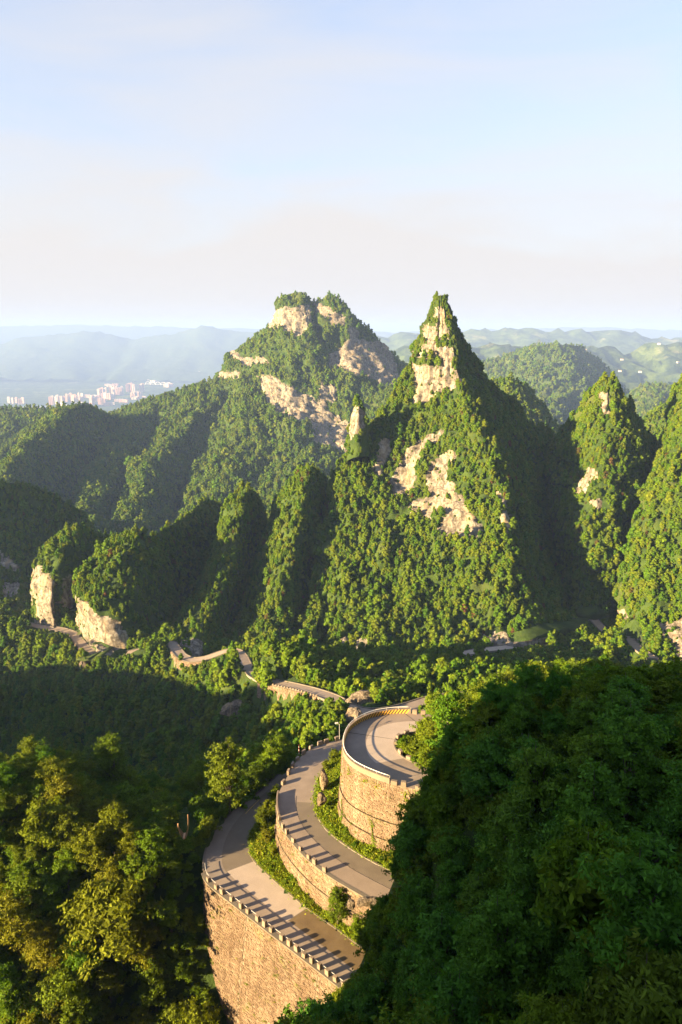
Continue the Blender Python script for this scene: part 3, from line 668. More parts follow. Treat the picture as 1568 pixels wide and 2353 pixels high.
loft('pointed_ridge', [
    [(560, 1135, 640), (520, 1250, 630), (480, 1380, 580), (420, 1480, 500)],
    [(559, 1124, 590), (530, 1180, 588), (500, 1260, 572), (470, 1330, 545), (430, 1400, 505), (398, 1480, 455)],
    [(557, 1124, 550), (540, 1138, 544), (523, 1178, 534), (513, 1225, 520), (508, 1276, 506), (484, 1317, 490), (467, 1368, 470), (440, 1390, 458), (420, 1420, 444), (410, 1460, 430), (412, 1515, 402)],
    [(566, 1122, 540), (556, 1160, 528), (545, 1215, 512), (537, 1276, 494), (517, 1330, 474), (500, 1385, 452), (476, 1425, 436), (455, 1465, 422), (450, 1525, 392)],
    [(574, 1128, 548), (576, 1200, 545), (566, 1280, 530), (545, 1350, 508), (520, 1420, 480), (486, 1480, 440), (474, 1530, 395)],
    [(585, 1142, 585), (602, 1230, 578), (592, 1320, 558), (577, 1390, 530), (552, 1450, 492), (535, 1510, 440)],
    [(595, 1150, 640), (640, 1260, 620), (640, 1400, 570), (600, 1480, 500)],
], 1.9, K, [[(416, 1478), (440, 1476), (462, 1482), (460, 1505), (440, 1514), (420, 1500)]], label='narrow pointed wooded ridge with a small rock foot at the road', dens=0.17, size=0.54, seed=9, amp=(2.6, 1.8), gully=1.5)

loft('tall_narrow_ridge', [
    [(700, 1085, 634), (650, 1230, 624), (620, 1400, 574)],
    [(700, 1080, 584), (640, 1160, 580), (610, 1240, 564), (585, 1330, 539), (560, 1410, 514), (538, 1490, 454)],
    [(702, 1077, 562), (672, 1107, 556), (646, 1148, 546), (626, 1204, 534), (615, 1260, 520), (590, 1348, 496), (564, 1420, 476), (545, 1470, 446), (540, 1530, 396)],
    [(712, 1074, 544), (700, 1120, 529), (685, 1200, 506), (668, 1280, 484), (648, 1360, 458), (622, 1440, 440), (606, 1530, 370)],
    [(730, 1085, 559), (738, 1160, 550), (730, 1240, 532), (710, 1330, 509), (694, 1410, 484), (690, 1480, 439), (690, 1550, 362)],
    [(745, 1110, 634), (770, 1250, 604), (760, 1400, 554), (730, 1500, 474)],
], 1.9, K, [[(550, 1505), (572, 1497), (590, 1510), (586, 1526), (556, 1524)]], label='tall narrow wooded ridge left of the spire mountain', dens=0.17, size=0.54, seed=10, amp=(2.6, 1.8), gully=1.5)

TWIN_ROCK = [
    [(634, 722), (660, 717), (700, 712), (702, 745), (685, 772), (660, 752), (634, 752)],
    [(732, 702), (755, 712), (780, 728), (772, 742), (737, 728)],
    [(795, 755), (830, 790), (870, 798), (892, 840), (895, 882), (850, 862), (770, 835), (775, 815), (812, 790)],
    [(622, 890), (655, 895), (690, 920), (722, 928), (770, 965), (800, 985), (800, 1024), (770, 1020), (722, 1002), (712, 980), (662, 960), (640, 930)],
    [(532, 800), (556, 822), (606, 828), (602, 843), (560, 838), (545, 830)], [(515, 858), (560, 865), (556, 874), (515, 868)],
    [(742, 893), (766, 896), (770, 918), (742, 924)],
]
loft('twin_peak_mountain', [
    [('w', -700, 2100, -330), ('w', -760, 2150, -600), ('w', -800, 2200, -800)],
    [(262, 952, 1720), (235, 1000, 1600), (212, 1060, 1420), (192, 1150, 1230), (170, 1240, 1050)],
    [(325, 926, 1660), (318, 968, 1490), (277, 1045, 1290), (246, 1096, 1180), (197, 1168, 1050), (205, 1250, 900)],
    [(385, 906, 1630), (375, 950, 1540), (350, 1020, 1410), (315, 1100, 1270), (270, 1170, 1150), (255, 1260, 980)],
    [(450, 886, 1600), (466, 930, 1460), (405, 995, 1300), (356, 1040, 1215), (328, 1122, 1110), (294, 1178, 1015), (300, 1260, 900)],
    [(500, 862, 1580), (515, 930, 1490), (475, 1000, 1390), (445, 1060, 1310), (420, 1140, 1210), (385, 1240, 1050)],
    [(530, 816, 1550), (560, 880, 1450), (540, 1000, 1290), (500, 1065, 1200), (474, 1122, 1110), (460, 1175, 1030), (450, 1270, 900)],
    [(590, 768, 1520), (622, 880, 1400), (610, 1000, 1260), (600, 1080, 1160), (590, 1150, 1060), (580, 1260, 900)],
    [(632, 735, 1470), (640, 780, 1440), (660, 860, 1385), (682, 950, 1300), (700, 1050, 1180), (690, 1180, 1000)],
    [(638, 688, 1452), (650, 715, 1440), (665, 770, 1415), (692, 870, 1370), (742, 970, 1290), (770, 1050, 1180), (765, 1180, 1000)],
    [(690, 671, 1440), (698, 715, 1428), (705, 770, 1405), (745, 870, 1360), (795, 970, 1290), (830, 1080, 1150), (835, 1200, 980)],
    [(722, 693, 1450), (730, 730, 1440), (745, 800, 1410), (795, 880, 1365), (850, 990, 1280), (880, 1100, 1120)],
    [(765, 678, 1440), (772, 715, 1430), (790, 780, 1405), (838, 880, 1360), (900, 990, 1270), (930, 1100, 1120)],
    [(800, 710, 1450), (832, 790, 1430), (872, 860, 1395), (930, 960, 1300), (980, 1080, 1150)],
    [(852, 768, 1460), (882, 812, 1450), (912, 850, 1435), (960, 940, 1350), (1010, 1060, 1200)],
    [(920, 838, 1490), (965, 905, 1480), (1000, 1000, 1400), (1040, 1100, 1250)],
    [('w', 150, 1700, -250), ('w', 250, 1800, -500), ('w', 300, 1900, -700)],
], 5.0, 1.0, TWIN_ROCK, label='broad twin topped mountain with bands of pale cliff', dens=0.052, size=0.98, seed=11, amp=(16, 6), gully=12, gsc=75.0, rock_amp=5.0, rock_grow=1.36, rock_label='band of pale cliff on the twin peaked mountain')

loft('shaded_spur_hill', [
    [(-200, 1000, 1300), (-160, 1100, 1150), (-140, 1250, 950)],
    [(-60, 1080, 1120), (-60, 1150, 1020), (-60, 1250, 900)],
    [(100, 955, 1320), (60, 1010, 1250), (30, 1080, 1160), (20, 1200, 980)],
    [(186, 931, 1200), (149, 948, 1170), (123, 979, 1120), (77, 999, 1080), (56, 1020, 1040), (46, 1050, 1000), (15, 1075, 960), (-5, 1110, 920), (0, 1220, 800)],
    [(196, 930, 1202), (175, 1000, 1170), (140, 1080, 1110), (110, 1150, 1030), (90, 1240, 900)],
    [(206, 932, 1206), (225, 1000, 1220), (205, 1080, 1180), (185, 1150, 1110), (170, 1240, 960)],
    [(232, 947, 1290), (258, 985, 1330), (250, 1080, 1290), (225, 1180, 1180)],
    [(258, 962, 1450), (300, 1030, 1450), (300, 1120, 1350)],
], 5.0, 1.13, [], label='blue shaded wooded hill below the distant city', dens=0.055, size=0.95, seed=12, amp=(9, 4), gully=6, gsc=50.0)
loft('shaded_back_ridge', [
    [(-200, 930, 1750), (-190, 1010, 1600), (-180, 1150, 1350)], [(0, 937, 1700), (10, 1010, 1550), (20, 1120, 1350)], [(62, 937, 1680), (70, 1010, 1560), (70, 1120, 1350)],
    [(123, 942, 1680), (130, 1000, 1560), (130, 1100, 1380)], [(200, 950, 1750), (210, 1010, 1620), (210, 1100, 1450)]],
    7.0, 1.0, [], label='low shaded ridge at the left below the stadium', dens=0.045, size=1.0, seed=13, amp=(8, 4), gully=5, gsc=50.0)

# out of frame to the left: the hill whose shadow darkens the left edge
loft('neighbouring_hill', [
    [('w', -660, 470, 20), ('w', -760, 420, -120), ('w', -820, 380, -330)],
    [('w', -655, 465, 22), ('w', -640, 380, -110), ('w', -640, 300, -330)],
    [('w', -650, 470, 22), ('w', -560, 420, -120), ('w', -480, 380, -330)],
    [('w', -650, 475, 22), ('w', -560, 520, -120), ('w', -470, 560, -330)],
    [('w', -655, 480, 22), ('w', -650, 580, -110), ('w', -650, 680, -330)],
    [('w', -660, 475, 20), ('w', -760, 520, -120), ('w', -820, 560, -330)],
    [('w', -660, 470, 20), ('w', -760, 420, -120), ('w', -820, 380, -330)],
], 8.0, 1.0, [], label='wooded hill beyond the left edge', dens=0.01, size=1.6, seed=14)

# ---- the far country
def far_range(name, crest, Yc, depth, zfoot, res, amp, label, m=M_far, gsc=500, seed=0, uext=500, gully=None):
    cr_ = [(crest[0][0] - uext, crest[0][1] + 6)] + list(crest) + [(crest[-1][0] + uext, crest[-1][1] + 6)]
    rows = []
    for u, v in cr_:
        p = at(u, v, Yc); r = [('w', p[0], p[1] + depth * 0.25, p[2] - (p[2] - zfoot) * 0.35), ('w', *p)]
        for t, hz in ((0.2, 0.34), (0.45, 0.66), (0.75, 0.9), (1.0, 1.04)):
            y = p[1] - depth * t; r.append(('w', p[0] * (1 - 0.5 * depth * t / p[1]), y, p[2] + (zfoot - p[2]) * hz))
        rows.append(r)
    o = loft(name, rows, res, 1.0, [], amp=(amp, amp * 0.4), gully=gully or amp * 0.9, label=label, dens=None, m=m, gsc=gsc, seed=seed, smooth=1, cut=False)
    return o
def fields_mat(name):
    m, nt, b = mat(name, 1.0)
    v = objcoord(nt)
    wood = ramp(nt, [(0.38, (0.014, 0.034, 0.010)), (0.62, (0.085, 0.125, 0.028))], noise(nt, v, 0.009, 8, 0.7)).outputs[0]
    vo = N(nt, 'ShaderNodeTexVoronoi', Scale=0.006); nt.links.new(v, vo.inputs['Vector'])
    fld = ramp(nt, [(0.0, (0.10, 0.15, 0.03)), (0.35, (0.17, 0.20, 0.05)), (0.7, (0.26, 0.24, 0.11)), (1.0, (0.12, 0.17, 0.04))], vo.outputs['Color']).outputs[0]
    msk = ramp(nt, [(0.56, (0, 0, 0)), (0.64, (0.8, 0.8, 0.8))], noise(nt, v, 0.0022, 6, 0.65)).outputs[0]
    nt.links.new(mixrgb(nt, wood, fld, msk), b.inputs['Base Color'])
    bump(nt, b, noise(nt, v, 0.05, 5, 0.7), 0.8, 8.0)
    return m
M_fields = fields_mat('farmland_and_woods')
ZP = -900.0
ground_pts = []
xs = np.concatenate([np.linspace(-60000, -12000, 13), np.linspace(-10000, 10000, 61), np.linspace(12000, 60000, 13)])
ys = np.concatenate([np.linspace(-4000, 1500, 8), np.linspace(2000, 16000, 57), np.linspace(18000, 90000, 13)])
Xg, Yg = np.meshgrid(xs, ys, indexing='ij')
Zg = ZP - 6 + 10 * fbm(np.stack([Xg, Yg, Xg * 0], -1) / 2500.0, 3)
o = obj('plain', mesh('plain', np.stack([Xg, Yg, Zg], -1).reshape(-1, 3), grid_faces(len(xs), len(ys)), M_fields, True))
tag(o, 'hazy valley plain of fields and woods around the distant city', None, None, 'structure')

loft('broad_domed_hill', [
    [(1040, 880, 3500), (1030, 930, 3300), (1010, 1040, 2500)],
    [(1100, 838, 3100), (1100, 900, 2800), (1110, 1020, 2200)],
    [(1180, 815, 3050), (1170, 880, 2750), (1165, 950, 2450), (1170, 1060, 1950)],
    [(1230, 799, 3000), (1235, 850, 2750), (1225, 920, 2450), (1220, 1000, 2100), (1220, 1080, 1850)],
    [(1262, 792, 2980), (1290, 840, 2780), (1285, 910, 2500), (1270, 980, 2200), (1265, 1080, 1900)],
    [(1300, 796, 3000), (1320, 845, 2900), (1345, 880, 2700), (1330, 950, 2400), (1310, 1060, 2000)],
    [(1331, 797, 3060), (1352, 828, 3080), (1370, 860, 2960), (1375, 900, 2700), (1370, 960, 2400), (1350, 1060, 2050)],
    [(1350, 822, 3200), (1388, 862, 3200), (1420, 905, 3050), (1430, 970, 2700), (1420, 1060, 2250)],
    [(1370, 850, 3600), (1430, 910, 3500), (1460, 980, 3100)],
], 16.0, 1.0, [], label='broad domed green hill beyond the spire to the right', dens=0.010, size=1.9, seed=15, amp=(26, 10), gully=22, gsc=130.0, m=M_far)
loft('low_olive_hill', [
    [(1400, 960, 2600), (1390, 1020, 2300), (1380, 1100, 1900)], [(1450, 905, 2500), (1450, 960, 2250), (1440, 1080, 1800)], [(1490, 885, 2450), (1500, 950, 2200), (1490, 1080, 1750)],
    [(1520, 884, 2450), (1545, 940, 2300), (1540, 1060, 1800)], [(1560, 895, 2500), (1600, 960, 2400), (1620, 1060, 2000)], [(1640, 930, 2700), (1680, 1000, 2500), (1700, 1080, 2200)]],
    14.0, 1.0, [], label='low olive hill half in shadow between slim hill and sunlit slope', dens=0.010, size=1.8, seed=16, amp=(18, 8), gully=12, gsc=110.0, m=M_far)
far_range('rolling_farm_hills', [(840, 900), (900, 830), (950, 797), (1090, 800), (1180, 806), (1260, 812), (1340, 808), (1380, 800), (1450, 812), (1520, 806), (1600, 812)], 5600, 2600, -760, 60, 60, 'rolling hills of fields and woods on the right', M_fields, 420, 20, gully=70, uext=40)
far_range('hazy_farm_range', [(800, 830), (850, 785), (950, 772), (1090, 770), (1177, 763), (1197, 762), (1227, 760), (1252, 765), (1282, 771), (1302, 764), (1319, 762), (1352, 768), (1367, 773), (1384, 768), (1407, 766), (1439, 771), (1459, 770), (1476, 775), (1501, 782), (1521, 779), (1568, 782), (1640, 778)], 9500, 3600, -720, 90, 45, 'hazy range of hills behind the farmland on the right', M_fields, 600, 21, gully=70, uext=60)
far_range('hazy_blue_range', [(-60, 801), (0, 797), (46, 782), (103, 774), (149, 774), (190, 766), (210, 769), (241, 771), (277, 770), (308, 779), (354, 777), (410, 769), (451, 756), (472, 753), (503, 759), (564, 758), (595, 766), (700, 771), (800, 776)], 15500, 3400, -880, 120, 40, 'pale blue mountain range behind the city', M_far, 900, 22, gully=90)
far_range('faint_horizon_range', [(-100, 753), (0, 749), (60, 748), (160, 746), (300, 749), (420, 753), (560, 756), (760, 759), (900, 763), (1000, 761), (1080, 759), (1200, 756), (1350, 752), (1450, 755), (1568, 759), (1700, 759)], 21000, 4000, -880, 160, 40, 'faint farthest mountain range on the horizon', M_far, 1500, 23, gully=60)

# ================================================================ ROADS, WALLS AND WHAT STANDS ON THEM
def frame_at(pl):
    """unit tangents in plan for a polyline"""
    t = np.gradient(pl[:, :2], axis=0); return t / (np.linalg.norm(t, axis=1)[:, None] + 1e-9)
def sheet(o, i, s0, s1, w0, w1, dz, n=None, lip=0.0):
    """piece of a road surface between two edge lines: stations s0..s1 (0..1), across w0 (outer)..w1 (inner)"""
    n = n or max(2, int(abs(s1 - s0) * len(o))); t = np.linspace(s0, s1, n); L = np.linspace(0, 1, len(o))
    O = np.stack([np.interp(t, L, o[:, k]) for k in range(3)], 1); I = np.stack([np.interp(t, L, i[:, k]) for k in range(3)], 1)
    m_ = 7; W = np.linspace(w0, w1, m_)
    P = O[:, None] * (1 - W[None, :, None]) + I[:, None] * W[None, :, None]; P[..., 2] += dz
    return P, n, m_
def sheet_obj(name, o, i, s0, s1, w0, w1, dz, m, parent=None, thick=0.0):
    P, n, m_ = sheet(o, i, s0, s1, w0, w1, dz); V = P.reshape(-1, 3); f = grid_faces(n, m_)
    faces = [tuple(q) for q in f]
    if thick:
        base = len(V); per = [k * m_ for k in range(n)] + [(n - 1) * m_ + j for j in range(1, m_)] + [k * m_ + m_ - 1 for k in range(n - 2, -1, -1)] + [j for j in range(m_ - 2, 0, -1)]
        low = V[per] - np.array((0, 0, thick)); V = np.concatenate([V, low])
        for k in range(len(per)):
            k2 = (k + 1) % len(per); faces.append((per[k], per[k2], base + k2, base + k))
    return obj(name, mesh(name, V, faces, m, False), parent)
def strip_solid(pl, w, h, z0=0.0, side=0.0):
    """long low solid (kerb, coping, parapet) along a polyline, offset sideways"""
    t = frame_at(pl); nn = np.stack([-t[:, 1], t[:, 0]], 1); V = []; f = []
    for k, p in enumerate(pl):
        for a, b in ((-w / 2, 0), (w / 2, 0), (w / 2, h), (-w / 2, h)):
            V.append((p[0] + nn[k, 0] * (a + side), p[1] + nn[k, 1] * (a + side), p[2] + z0 + b))
    for k in range(len(pl) - 1):
        for j in range(4):
            f.append((k * 4 + j, k * 4 + (j + 1) % 4, (k + 1) * 4 + (j + 1) % 4, (k + 1) * 4 + j))
    f += [(3, 2, 1, 0), tuple((len(pl) - 1) * 4 + j for j in range(4))]
    return V, f
def sub(pl, a, b): return pl[int(a * (len(pl) - 1)):int(b * (len(pl) - 1)) + 1]
def near_idx(pl, p): return int(np.argmin(np.hypot(pl[:, 0] - p[0], pl[:, 1] - p[1])))

NST = 150
Ao, Ai = pair(A_out, A_in, NST); Bo, Bi = pair(B_out, B_in, NST); Co, Ci = pair(C_out, C_in, NST)
def station(o, u, v, z): return near_idx(o, atz(u, v, z)) / (len(o) - 1)
roadA = sheet_obj('lower_road', Ao, Ai, 0, 1, 0, 1, 0, M_road_dark, None, 0.5)
tag(roadA, 'lowest concrete road bend with a pale patch and a brown patch', None, None, 'structure')
sb = station(Ao, 468, 2011, ZA); s_bend = station(Ai, 582, 1977, ZA)
sheet_obj('outer_lane', Ao, Ai, sb - 0.03, 1.0, 0.03, 0.40, 0.004, M_road_grey, roadA)
sheet_obj('outer_lane', Ao, Ai, 0.0, sb - 0.035, 0.05, 0.46, 0.004, M_road, roadA)
s_pale0 = station(Ai, 700, 2092, ZA); s_pale1 = station(Ai, 580, 1979, ZA)
sheet_obj('pale_patch', Ao, Ai, s_pale0, s_pale1 - 0.005, 0.42, 0.985, 0.008, M_road_pale, roadA)['label'] = 'pale new concrete patch'
sheet_obj('brown_patch', Ao, Ai, 0.0, s_pale0 - 0.002, 0.47, 0.985, 0.006, M_road_brown, roadA)['label'] = 'brown muddy concrete patch'
sheet_obj('centre_line', Ao, Ai, station(Ao, 517, 1880, ZA), station(Ao, 560, 1845, ZA), 0.50, 0.512, 0.012, M_yellow, roadA)
V, f = strip_solid(Ai, 0.28, 0.14, -0.02, 0.0); obj('kerb', mesh('kerb', V, f, M_kerb), roadA)
V, f = strip_solid(sub(Ao, sb + 0.02, 1.0), 0.25, 0.16, -0.02, 0.0); obj('kerb', mesh('kerb', V, f, M_kerb), roadA)
roadB = sheet_obj('middle_road', Bo, Bi, 0, 1, 0, 1, 0, M_road, None, 0.5)
tag(roadB, 'middle concrete road curving below the round stone bastion', None, None, 'structure')
sheet_obj('inner_lane', Bo, Bi, 0.0, station(Bo, 636, 1840, ZB), 0.52, 0.98, 0.004, M_road_dark, roadB)
V, f = strip_solid(Bi, 0.30, 0.16, -0.02, 0.0); obj('kerb', mesh('kerb', V, f, M_kerb), roadB)
mk = MB()
for a in np.arange(station(Bi, 900, 2000, ZB), station(Bi, 723, 1835, ZB), 0.026):
    P, n_, m_ = sheet(Bo, Bi, a, a + 0.018, 0.972, 0.985, 0.013, 3)
    mk.add(P.reshape(-1, 3), [tuple(q) for q in grid_faces(3, m_)])
mk.build('edge_marking', M_white, roadB)
P = resample(0.5 * Bo + 0.5 * Bi, 200)[5:120]; P = P + np.stack([rng.normal(0, .03, len(P)), rng.normal(0, .03, len(P)), np.full(len(P), 0.010)], 1)
V, f = strip_solid(P, 0.07, 0.006); obj('joint_line', mesh('joint_line', V, f, M_crack), roadB)
roadC = sheet_obj('upper_road', Co, Ci, 0, 1, 0, 1, 0, M_road, None, 0.5)
tag(roadC, 'upper concrete hairpin road on top of the round stone bastion', None, None, 'structure')
sheet_obj('inner_lane', Co, Ci, 0.35, 1.0, 0.45, 0.985, 0.004, M_road_pale, roadC)
for a in (0.55, 0.80, 0.86):
    P, n_, m_ = sheet(Co, Ci, a, a + 0.0025, 0.03, 0.97, 0.011, 2)
    obj('joint_line', mesh('joint_line', P.reshape(-1, 3), [tuple(q) for q in grid_faces(2, m_)], M_crack), roadC)
V, f = strip_solid(sub(Ci, 0.12, 0.9), 0.25, 0.15, -0.02, 0.0); obj('kerb', mesh('kerb', V, f, M_kerb), roadC)
# broken slabs at the shaded end of the middle road
for path in ([(872, 1990), (888, 1996), (901, 2000), (908, 2010), (904, 2020), (892, 2024)], [(905, 2028), (906, 2044), (918, 2049), (905, 2060), (893, 2068), (880, 2062)], [(906, 2020), (922, 2024), (932, 2020)], [(893, 2066), (897, 2079), (888, 2086)]):
    pl = resample([atz(u, v, ZB + 0.008) for u, v in path], step=0.25); pl[:, :2] += rng.normal(0, 0.06, (len(pl), 2))
    V, f = strip_solid(pl, 0.16, 0.010); obj('crack', mesh('crack', V, f, M_crack), roadB)

# ---- stone walls
_ico = bmesh.new(); bmesh.ops.create_cube(_ico, size=1.0); bmesh.ops.bevel(_ico, geom=_ico.edges[:], offset=0.13, segments=1, affect='EDGES')
ST_V = np.array([v.co[:] for v in _ico.verts]); ST_F = [tuple(v.index for v in fc.verts) for fc in _ico.faces]; _ico.free()
stone_protos = []
for k in range(5):
    r_ = np.random.default_rng(50 + k); v_ = ST_V + r_.normal(0, 0.05, ST_V.shape)
    stone_protos.append(mesh('stone', v_, ST_F, M_stone, False, {'tone': np.zeros(len(v_)), 'single': np.ones(len(v_))}))
stone_protos_low = []
for k in range(5):
    me_ = stone_protos[k].copy(); me_.materials[0] = M_stone_low; stone_protos_low.append(me_)
def stone_wall(name, pl, ztop, zbot, label, batter=0.08, ledges=(), m_stone=M_stone, protos=stone_protos, singles=300, h=(0.26, 0.42), l=(0.35, 0.95), joints=(), gap=0.03, seed=0, side=-1):
    """rubble wall standing under a plan line: a mortar body with every stone proud of it"""
    r_ = np.random.default_rng(100 + seed)
    pl = resample(pl, step=0.5); t = frame_at(pl); nn = np.stack([t[:, 1], -t[:, 0]], 1) * side       # outward
    arc = np.concatenate([[0], np.cumsum(np.linalg.norm(np.diff(pl[:, :2], axis=0), axis=1))]); L = arc[-1]
    def off(z):
        o_ = batter * (ztop - z)
        for zl, w in ledges:
            if z < zl: o_ += w
        return o_
    def pos(s, z, out=0.0):
        x = np.interp(s, arc, pl[:, 0]); y = np.interp(s, arc, pl[:, 1]); a = np.interp(s, arc, nn[:, 0]); b = np.interp(s, arc, nn[:, 1])
        q = off(z) + out; return np.array((x + a * q, y + b * q, z)), np.array((a, b, 0.0))
    root = empty(name, pos(L / 2, zbot)[0]); tag(root, label, 'wall'); base = np.array(root.location)
    zs = [ztop] + [z for zl, w in ledges for z in (zl + 0.01, zl - 0.01)] + list(np.linspace(ztop, zbot, 6)[1:]); zs = sorted(set(zs), reverse=True)
    V = []; f = []
    for k in range(len(pl)):
        for z in zs:
            q = off(z); V.append((pl[k, 0] + nn[k, 0] * q, pl[k, 1] + nn[k, 1] * q, z))
    n = len(zs)
    for k in range(len(pl) - 1):
        for j in range(n - 1): f.append((k * n + j, (k + 1) * n + j, (k + 1) * n + j + 1, k * n + j + 1))
    body = obj('mortar_body', mesh('mortar_body', np.array(V) - base, f, M_mortar), root)
    stones = []; z = ztop
    while z > zbot:
        hh = r_.uniform(*h); zc = z - hh / 2; s = r_.uniform(-0.5, 0)
        while s < L:
            ll = r_.uniform(*l) * (1 if r_.random() > 0.12 else 1.4); sc = s + ll / 2
            if 0 < sc < L and not any(abs(sc - (js + (ztop - zc) * jt)) < ll * 0.42 for js, jt in joints):
                p, nv = pos(sc, zc + r_.normal(0, 0.03), r_.uniform(-0.10, -0.03))
                stones.append((p, nv, ll - gap, hh * r_.uniform(0.75, 1.2) - gap, r_.uniform(0.2, 0.34), r_.normal(0, 0.22)))
            s += ll
        z -= hh
    u, v, dep = project(np.array([q[0] for q in stones])); vis = (u > -20) & (u < 1590) & (v < 2370)
    order = np.argsort(np.where(vis, dep, 1e6)); single = set(order[:min(singles, int(vis.sum()))].tolist())
    VV = []; FF = []; TT = []
    for k, (p, nv, ll, hh, dd, tw) in enumerate(stones):
        X = np.array((-nv[1], nv[0], 0)); Z = np.array((0, 0, 1.0)); X2 = X * math.cos(tw) + Z * math.sin(tw); Z2 = -X * math.sin(tw) + Z * math.cos(tw)
        M3 = np.stack([X2 * ll, nv * dd, Z2 * hh], 1)
        if k in single:
            o = bpy.data.objects.new('stone', protos[k % 5]); link(o); o.parent = root
            M4 = Matrix.Identity(4)
            for a in range(3):
                for b in range(3): M4[a][b] = M3[a, b]
                M4[a][3] = (p - base)[a]
            o.matrix_local = M4
        else:
            v_ = (ST_V + r_.normal(0, 0.05, ST_V.shape)) @ M3.T + (p - base); n0 = len(VV) * len(ST_V)
            VV.append(v_); FF.append([tuple(i + n0 for i in q) for q in ST_F]); TT.append(np.full(len(ST_V), r_.random()))
    if VV:
        V = np.concatenate(VV); o = obj('stone_facing', mesh('stone_facing', V, [q for b in FF for q in b], m_stone, False, {'tone': np.concatenate(TT), 'single': np.zeros(len(V))}), root)
        o['kind'] = 'stuff'
    return root, pos, L, base
iA0, iA1 = 0, near_idx(A_out, atz(466, 2006, ZA))
wallA, posA, LA, baseA = stone_wall('retaining_wall', A_out[iA0:iA1 + 1], ZA - 0.12, -152.0, 'tall weathered stone retaining wall under the lowest road', 0.06, (), M_stone_low, stone_protos_low, 300, (0.24, 0.42), (0.26, 0.6), ((LA_ := 10.5, 0.10), (26.5, 0.10)), seed=1)
for js in (10.5, 26.5):
    pl = np.array([posA(js + (ZA - z) * 0.10, z, 0.02)[0] for z in np.arange(ZA - 0.4, -145, -0.8)]) - baseA
    MB().tube(pl, 0.035, 5).build('expansion_joint', M_crack, wallA)
V, f = strip_solid(A_out[iA0:iA1 + 1], 0.75, 0.22, -0.2, 0.10); cop = obj('coping', mesh('coping', np.array(V) - baseA, f, M_kerb), wallA)
iB0 = near_idx(B_out, atz(930, 2105, ZB)); iB1 = near_idx(B_out, atz(637, 1850, ZB))
wallB, posB, LB, baseB = stone_wall('retaining_wall', B_out[iB0:iB1 + 1], ZB - 0.05, -94.2, 'pale stone retaining wall under the middle road', 0.05, ((-90.2, 0.25),), M_stone, stone_protos, 300, (0.20, 0.36), (0.22, 0.52), seed=2)
V, f = strip_solid(B_out[iB0:iB1 + 1], 0.6, 0.16, -0.13, 0.05); obj('coping', mesh('coping', np.array(V) - baseB, f, M_kerb), wallB)
iC0 = near_idx(C_out, atz(1060, 1835, ZT)); iC1 = near_idx(C_out, atz(872, 1632, ZT))
wallC, posC, LC, baseC = stone_wall('bastion_wall', C_out[:iC1 + 1], ZC - 0.05, -88.0, 'high round stone bastion carrying the upper hairpin', 0.035, ((-79.2, 0.16), (-82.6, 0.16)), M_stone, stone_protos, 300, (0.20, 0.36), (0.22, 0.52), seed=3)
for zl in (-79.2, -82.6):
    pl = np.array([posC(s, zl - 0.02, -0.02)[0] for s in np.arange(0, LC, 0.6)])
    pl[:, 2] += fbm(pl / 2.0, 2) * 0.05; V, f = strip_solid(pl - baseC, 0.30, 0.07); obj('ledge', mesh('ledge', V, f, M_ledge), wallC)
pl = np.array([posB(s, -90.2, 0.0)[0] for s in np.arange(6, LB, 0.6)]); V, f = strip_solid(pl - baseB, 0.34, 0.07); obj('ledge', mesh('ledge', V, f, M_ledge), wallB)

# ---- guard blocks, each one its own thing
def block_mesh(seed, lx=0.80, ly=0.56, hz=1.0):
    b = bmesh.new(); bmesh.ops.create_cube(b, size=1.0)
    r_ = random.Random(seed)
    for v in b.verts:
        v.co.x *= lx * (0.94 if v.co.z > 0 else 1); v.co.y *= ly * (0.92 if v.co.z > 0 else 1); v.co.z = (v.co.z + 0.5) * hz
        v.co += Vector((r_.gauss(0, .015), r_.gauss(0, .015), r_.gauss(0, .015)))
    bmesh.ops.bevel(b, geom=b.edges[:], offset=0.035, segments=2, affect='EDGES')
    me = bpy.data.meshes.new('guard_block'); b.to_mesh(me); b.free(); me.materials.append(M_block); return me
block_meshes = [block_mesh(k) for k in range(5)]
def place_blocks(pts, tang, labels, group, sc=(1, 1, 1)):
    for k, p in enumerate(pts):
        o = obj('guard_block', block_meshes[k % 5]); o.location = p; o.rotation_euler = (random.gauss(0, .03), random.gauss(0, .03), math.atan2(tang[k][1], tang[k][0]) + random.gauss(0, .08))
        o.scale = tuple(s * random.uniform(*rg) for s, rg in zip(sc, ((0.85, 1.12), (0.88, 1.1), (0.82, 1.12)))); tag(o, labels[k], 'guard block', group)
def along(pl, pix, z, inset):
    t = frame_at(pl); pts, tg = [], []
    for u, v in pix:
        k = near_idx(pl, atz(u, v, z)); nn = np.array((-t[k, 1], t[k, 0])); p = pl[k].copy(); p[:2] -= nn * inset; p[2] = z - 0.02; pts.append(p); tg.append(t[k])
    return pts, tg
uvA = [(477 + (794 - 477) * k / 17.0, 2026 + (2272 - 2026) * k / 17.0) for k in range(18)]
pts, tg = along(A_out, uvA, ZA, 0.05)
place_blocks(pts, tg, [f'{ordinal(k)} stone guard block from the bend on the lowest road edge' for k in range(18)], 'guard blocks along the lowest road', (0.95, 1, 1.05))
uvB = [(746, 2002), (726, 1987), (708, 1971), (691, 1954), (676, 1936), (661, 1918), (649, 1900), (641, 1880)]
pts, tg = along(B_out, uvB, ZB, 0.0)
place_blocks(pts, tg, [f'{ordinal(k)} stone guard block from the tree along the middle road wall' for k in range(len(uvB))], 'guard blocks along the middle road wall', (0.95, .9, 0.95))
uvB2 = [(653, 1801), (663, 1779), (674, 1760), (684, 1746), (699, 1732), (715, 1719), (735, 1712), (754, 1707), (774, 1702)]
pts, tg = along(B_out, uvB2, ZB, 0.0)
